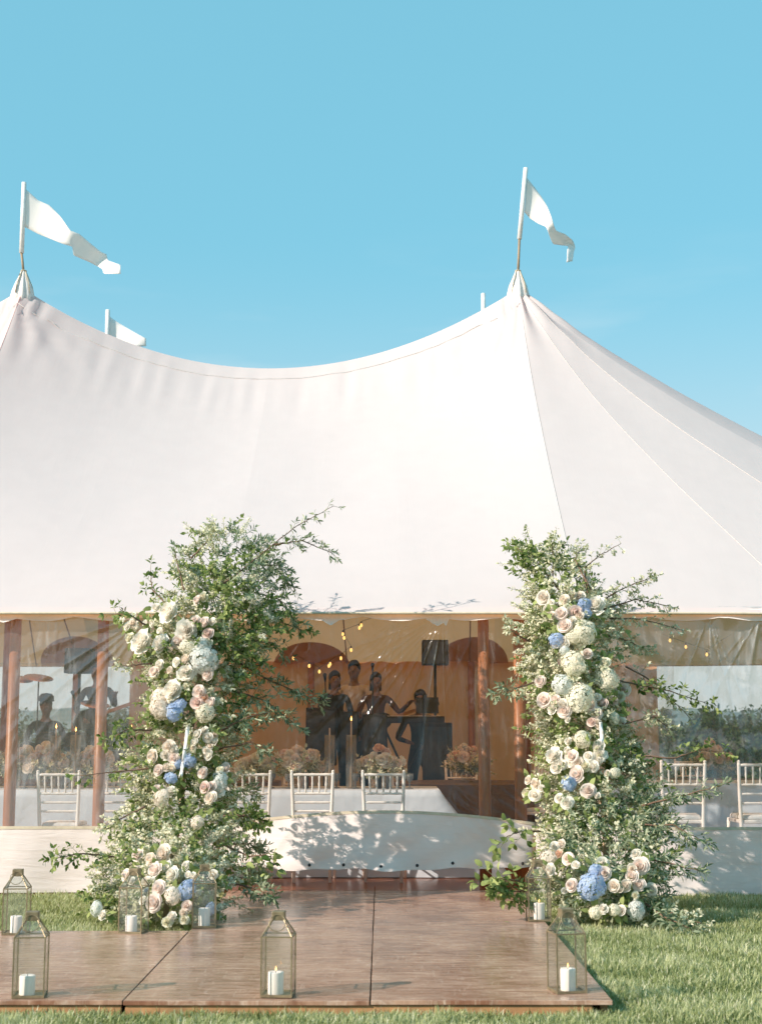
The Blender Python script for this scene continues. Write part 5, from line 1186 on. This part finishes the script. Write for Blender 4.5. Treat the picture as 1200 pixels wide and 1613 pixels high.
def stool(loc, h=.50):
    e = empty('drum_stool', loc, 'round black stool under the drummer', 'stool'); m = MB(); m.lathe([(.16, h - .08), (.17, h - .06), (.17, h - .02), (.15, h)], 20); m.build('seat', M['blackcloth'], e, True)
    for a in range(3): m = MB(); t = a * 2.1; m.tube([(0, 0, h - .1), (.2 * math.cos(t), .2 * math.sin(t), 0)], .012, 8); m.build('leg', M['metal'], e)
playing = (((-.30, -.08, 1.14), (-.16, -.30, 1.10)), ((.28, -.10, 1.12), (.10, -.28, 1.05)))
guitarp = (((-.29, -.06, 1.14), (-.08, -.22, 1.02)), ((.32, -.12, 1.18), (.40, -.30, 1.30)))
mic = (((-.24, -.16, 1.16), (-.05, -.26, 1.42)), ((.26, .02, 1.12), (.30, -.10, .90)))
PY = 20.1
def pp(px): return (at(px, 1100, PY).x, PY, SZ + .002)
q0 = pp(60); person((q0[0], 20.6, SZ + .002), R(25), 'drummer in a dark jacket and flat cap seated behind the drum kit', M['navy'], M['blackcloth'], M['hair'], playing, True, 1.80, M['blackcloth']); stool((q0[0], 20.62, SZ + .002))
person(pp(153), R(-15), 'guitarist in dark clothes standing behind a front tent pole', M['navy'], M['blackcloth'], M['hair'], guitarp, False, 1.80)
person(pp(527), R(10), 'singer with long dark hair in a dark top at a microphone', M['blackcloth'], M['blackcloth'], M['hair'], mic, False, 1.68, None, None, True)
person((pp(556)[0], 20.9, SZ + .002), R(-8), 'musician in a pale linen shirt and black trousers at the back of the stage', M['beige'], M['blackcloth'], M['hair'], playing, False, 1.86)
person(pp(592), R(15), 'musician with long brown hair and a guitar behind the middle amplifier', M['brownshirt'], M['blackcloth'], M['hair'], guitarp, False, 1.66, None, None, True)
person((pp(662)[0], PY, FLOOR), R(-5), 'keyboard player in dark clothes standing at the keyboard', M['navy'], M['blackcloth'], M['hair'], playing, False, 1.84)
def guitar(loc, rz, col, label):
    e = empty('guitar', loc, label, 'guitar', 'guitars held by the musicians', 0); e.rotation_euler = (0, R(-18), rz); pol = []
    for i in range(40):
        t = 2 * PI * i / 40; r = .17 + .035 * math.cos(2 * t) - .02 * math.cos(t); pol.append((r * math.cos(t) * 1.25, r * math.sin(t) * .95))
    m = MB(); m.prism(pol, -.035, .035); m.build('body', col, e, bevel=.006)
    m = MB(); m.box((.50, -.03, 0), (.62, .025, .045)); m.build('neck', M['honey'], e); m = MB(); m.box((.86, -.03, 0), (.14, .02, .07)); m.build('headstock', M['black'], e)
    m = MB(); m.lathe([(.045, 0), (.045, .003)], 20); o = m.build('sound_hole', M['dark'], e); o.location = (.05, -.036, 0); o.rotation_euler = (R(90), 0, 0)
g = pp(153); guitar((g[0] - .02, g[1] - .24, SZ + 1.05), R(-15), M['black'], 'dark guitar held by the guitarist beside the drum kit'); g = pp(592); guitar((g[0], g[1] - .22, SZ + .98), R(15), M['black'], 'dark guitar held by the long-haired musician')
# drum kit
dk = at(98, 1150, 19.7); e = empty('drum_kit', (dk.x, 19.75, SZ), 'black drum kit with bronze cymbals on stage', 'drums')
def drum(c, r, d, ax, nm):
    m = MB(); A = Vector(ax).normalized(); c = Vector(c); m.tube([c - A * d / 2, c + A * d / 2], r, 28); dr = m.build(nm, M['black'], e, True)
    m = MB()
    for s in (-1, 1):
        m2 = MB(); m2.tube([c + A * s * (d / 2 - .01), c + A * s * (d / 2 + .012)], r * 1.03, 28); m2.build('hoop', M['metal'], dr)
drum((0, 0, .28), .27, .40, (0, 1, 0), 'bass_drum'); drum((-.2, -.05, .72), .15, .18, (0, .35, 1), 'tom'); drum((.2, -.05, .72), .16, .18, (0, .35, 1), 'tom'); drum((.55, .15, .42), .20, .36, (0, 0, 1), 'floor_tom'); drum((-.5, .2, .62), .17, .13, (0, 0, 1), 'snare')
for px, py in ((61, 1068), (29, 1070), (150, 1110)):
    c = at(px, py, 19.9) - e.location; m = MB(); m.tube([(c.x, c.y, 0), (c.x, c.y, c.z + .03)], .010, 8); st_ = m.build('cymbal_stand', M['metal'], e)
    m = MB(); m.lathe([(.02, .025), (.05, .018), (.2, .002), (.2, 0), (.05, .014)], 28); o = m.build('cymbal', M['cymbal'], e, True); o.location = c; o.rotation_euler = (R(14), R(10), 0)
# string of bulbs
sb_px = [(462, 1036), (487, 1048), (503, 1057), (518, 1048), (520, 1045), (537, 1036), (553, 1023), (542, 1004), (540, 998), (566, 988), (569, 984)]
rootp = at(515, 1040, 16.5); e = empty('string_lights', rootp, 'string of small glowing bulbs hanging inside the tent', 'string lights')
hp = [at(440, 1000, 16.5)] + [at(px, py - 5, 16.5) for px, py in sb_px] + [at(590, 972, 16.5)]
m = MB(); m.tube([p - rootp for p in hp], .0025, 4); m.build('wire', M['dark'], e)
for px, py in sb_px:
    p = at(px, py, 16.5) - rootp; m = MB(); m.lathe([(.004, .02), (.008, .012), (.014, -.004), (.015, -.014), (.009, -.026), (.002, -.03)], 10); b = m.build('bulb', M['bulb'], e, True); b.location = p
    m = MB(); m.lathe([(.008, .012), (.008, .034)], 8); m.build('socket', M['dark'], b)
# more bulbs seen past the blush rose pillar
rootp = at(1085, 1015, 16.8); e = empty('string_lights', rootp, 'short string of glowing bulbs seen past the blush rose pillar', 'string lights')
m = MB(); m.tube([at(px, py, 16.8) - rootp for px, py in ((1045, 1000), (1082, 1013), (1113, 1024), (1150, 1000))], .0025, 4); m.build('wire', M['dark'], e)
for px, py in ((1080, 1018), (1113, 1030), (1055, 1008)):
    b = link('bulb', bpy.data.meshes['bulb'], e); b.location = at(px, py, 16.8) - rootp
    m = MB(); m.lathe([(.008, .012), (.008, .034)], 8); m.build('socket', M['dark'], b)
# ------------------------------------------------------------------ shrubs and trees behind the tent
def shrub(px, Y, h, wd, label, group, seed, name='shrub'):
    r = random.Random(seed); x = at(px, 1100, Y).x; e = empty(name, (x, Y, 0), label, 'tree' if name != 'shrub' else 'shrub', group); la = Leaves(); tr = MB()
    limbs = []
    tr.tube([(0, 0, 0), (.03, 0, h * .3), (.0, .05, h * .65)], [.05 * h * .5, .04 * h * .5, .015 * h * .5], 8)
    for i in range(16):
        a = r.uniform(0, 2 * PI); z = r.uniform(.15, .6) * h; q = Vector((math.cos(a) * wd * r.uniform(.25, .45), math.sin(a) * wd * r.uniform(.25, .45), z + h * r.uniform(.1, .35))); tr.tube([(0, 0, z * .8), q * .55 + Vector((0, 0, z * .25)), q], [.02, .014, .006], 5); limbs.append(q)
    for i in range(70):
        c = r.choice(limbs) + rvec(r) * wd * .12; tn = r.gauss(.4, .2)
        for k_ in range(34):
            p = c + rvec(r) * wd * .16 * r.random() ** .4; 
            if p.z < .05 or p.z > h: continue
            la.add(p, rvec(r), rvec(r) + Vector((0, 0, .5)), r.uniform(.10, .17), r.uniform(.06, .10), tn + r.gauss(0, .15))
    la.build('crown', M['leaf_tree'], e); tr.build('trunk', M['bark'], e, True)
for i, (px, Y, h, wd) in enumerate([(1075, 30, 1.85, 1.5), (1118, 31, 1.75, 1.4), (1160, 33, 1.5, 2.0), (1190, 30, 1.8, 1.6), (1020, 34, 1.5, 2.2), (1240, 32, 1.9, 2.4)]):
    shrub(px, Y, h, wd, 'rounded dark shrub behind the tent, past the blush rose pillar', 'shrubs behind the tent', 40 + i)
for i, (px, Y, h, wd) in enumerate([(-30, 40, 2.0, 3.0), (40, 44, 1.6, 3.2), (185, 36, 2.0, 2.6), (215, 38, 2.3, 2.6)]):
    shrub(px, Y, h, wd, 'low dark shrub on the far lawn behind the drummer', 'shrubs behind the drummer', 60 + i)
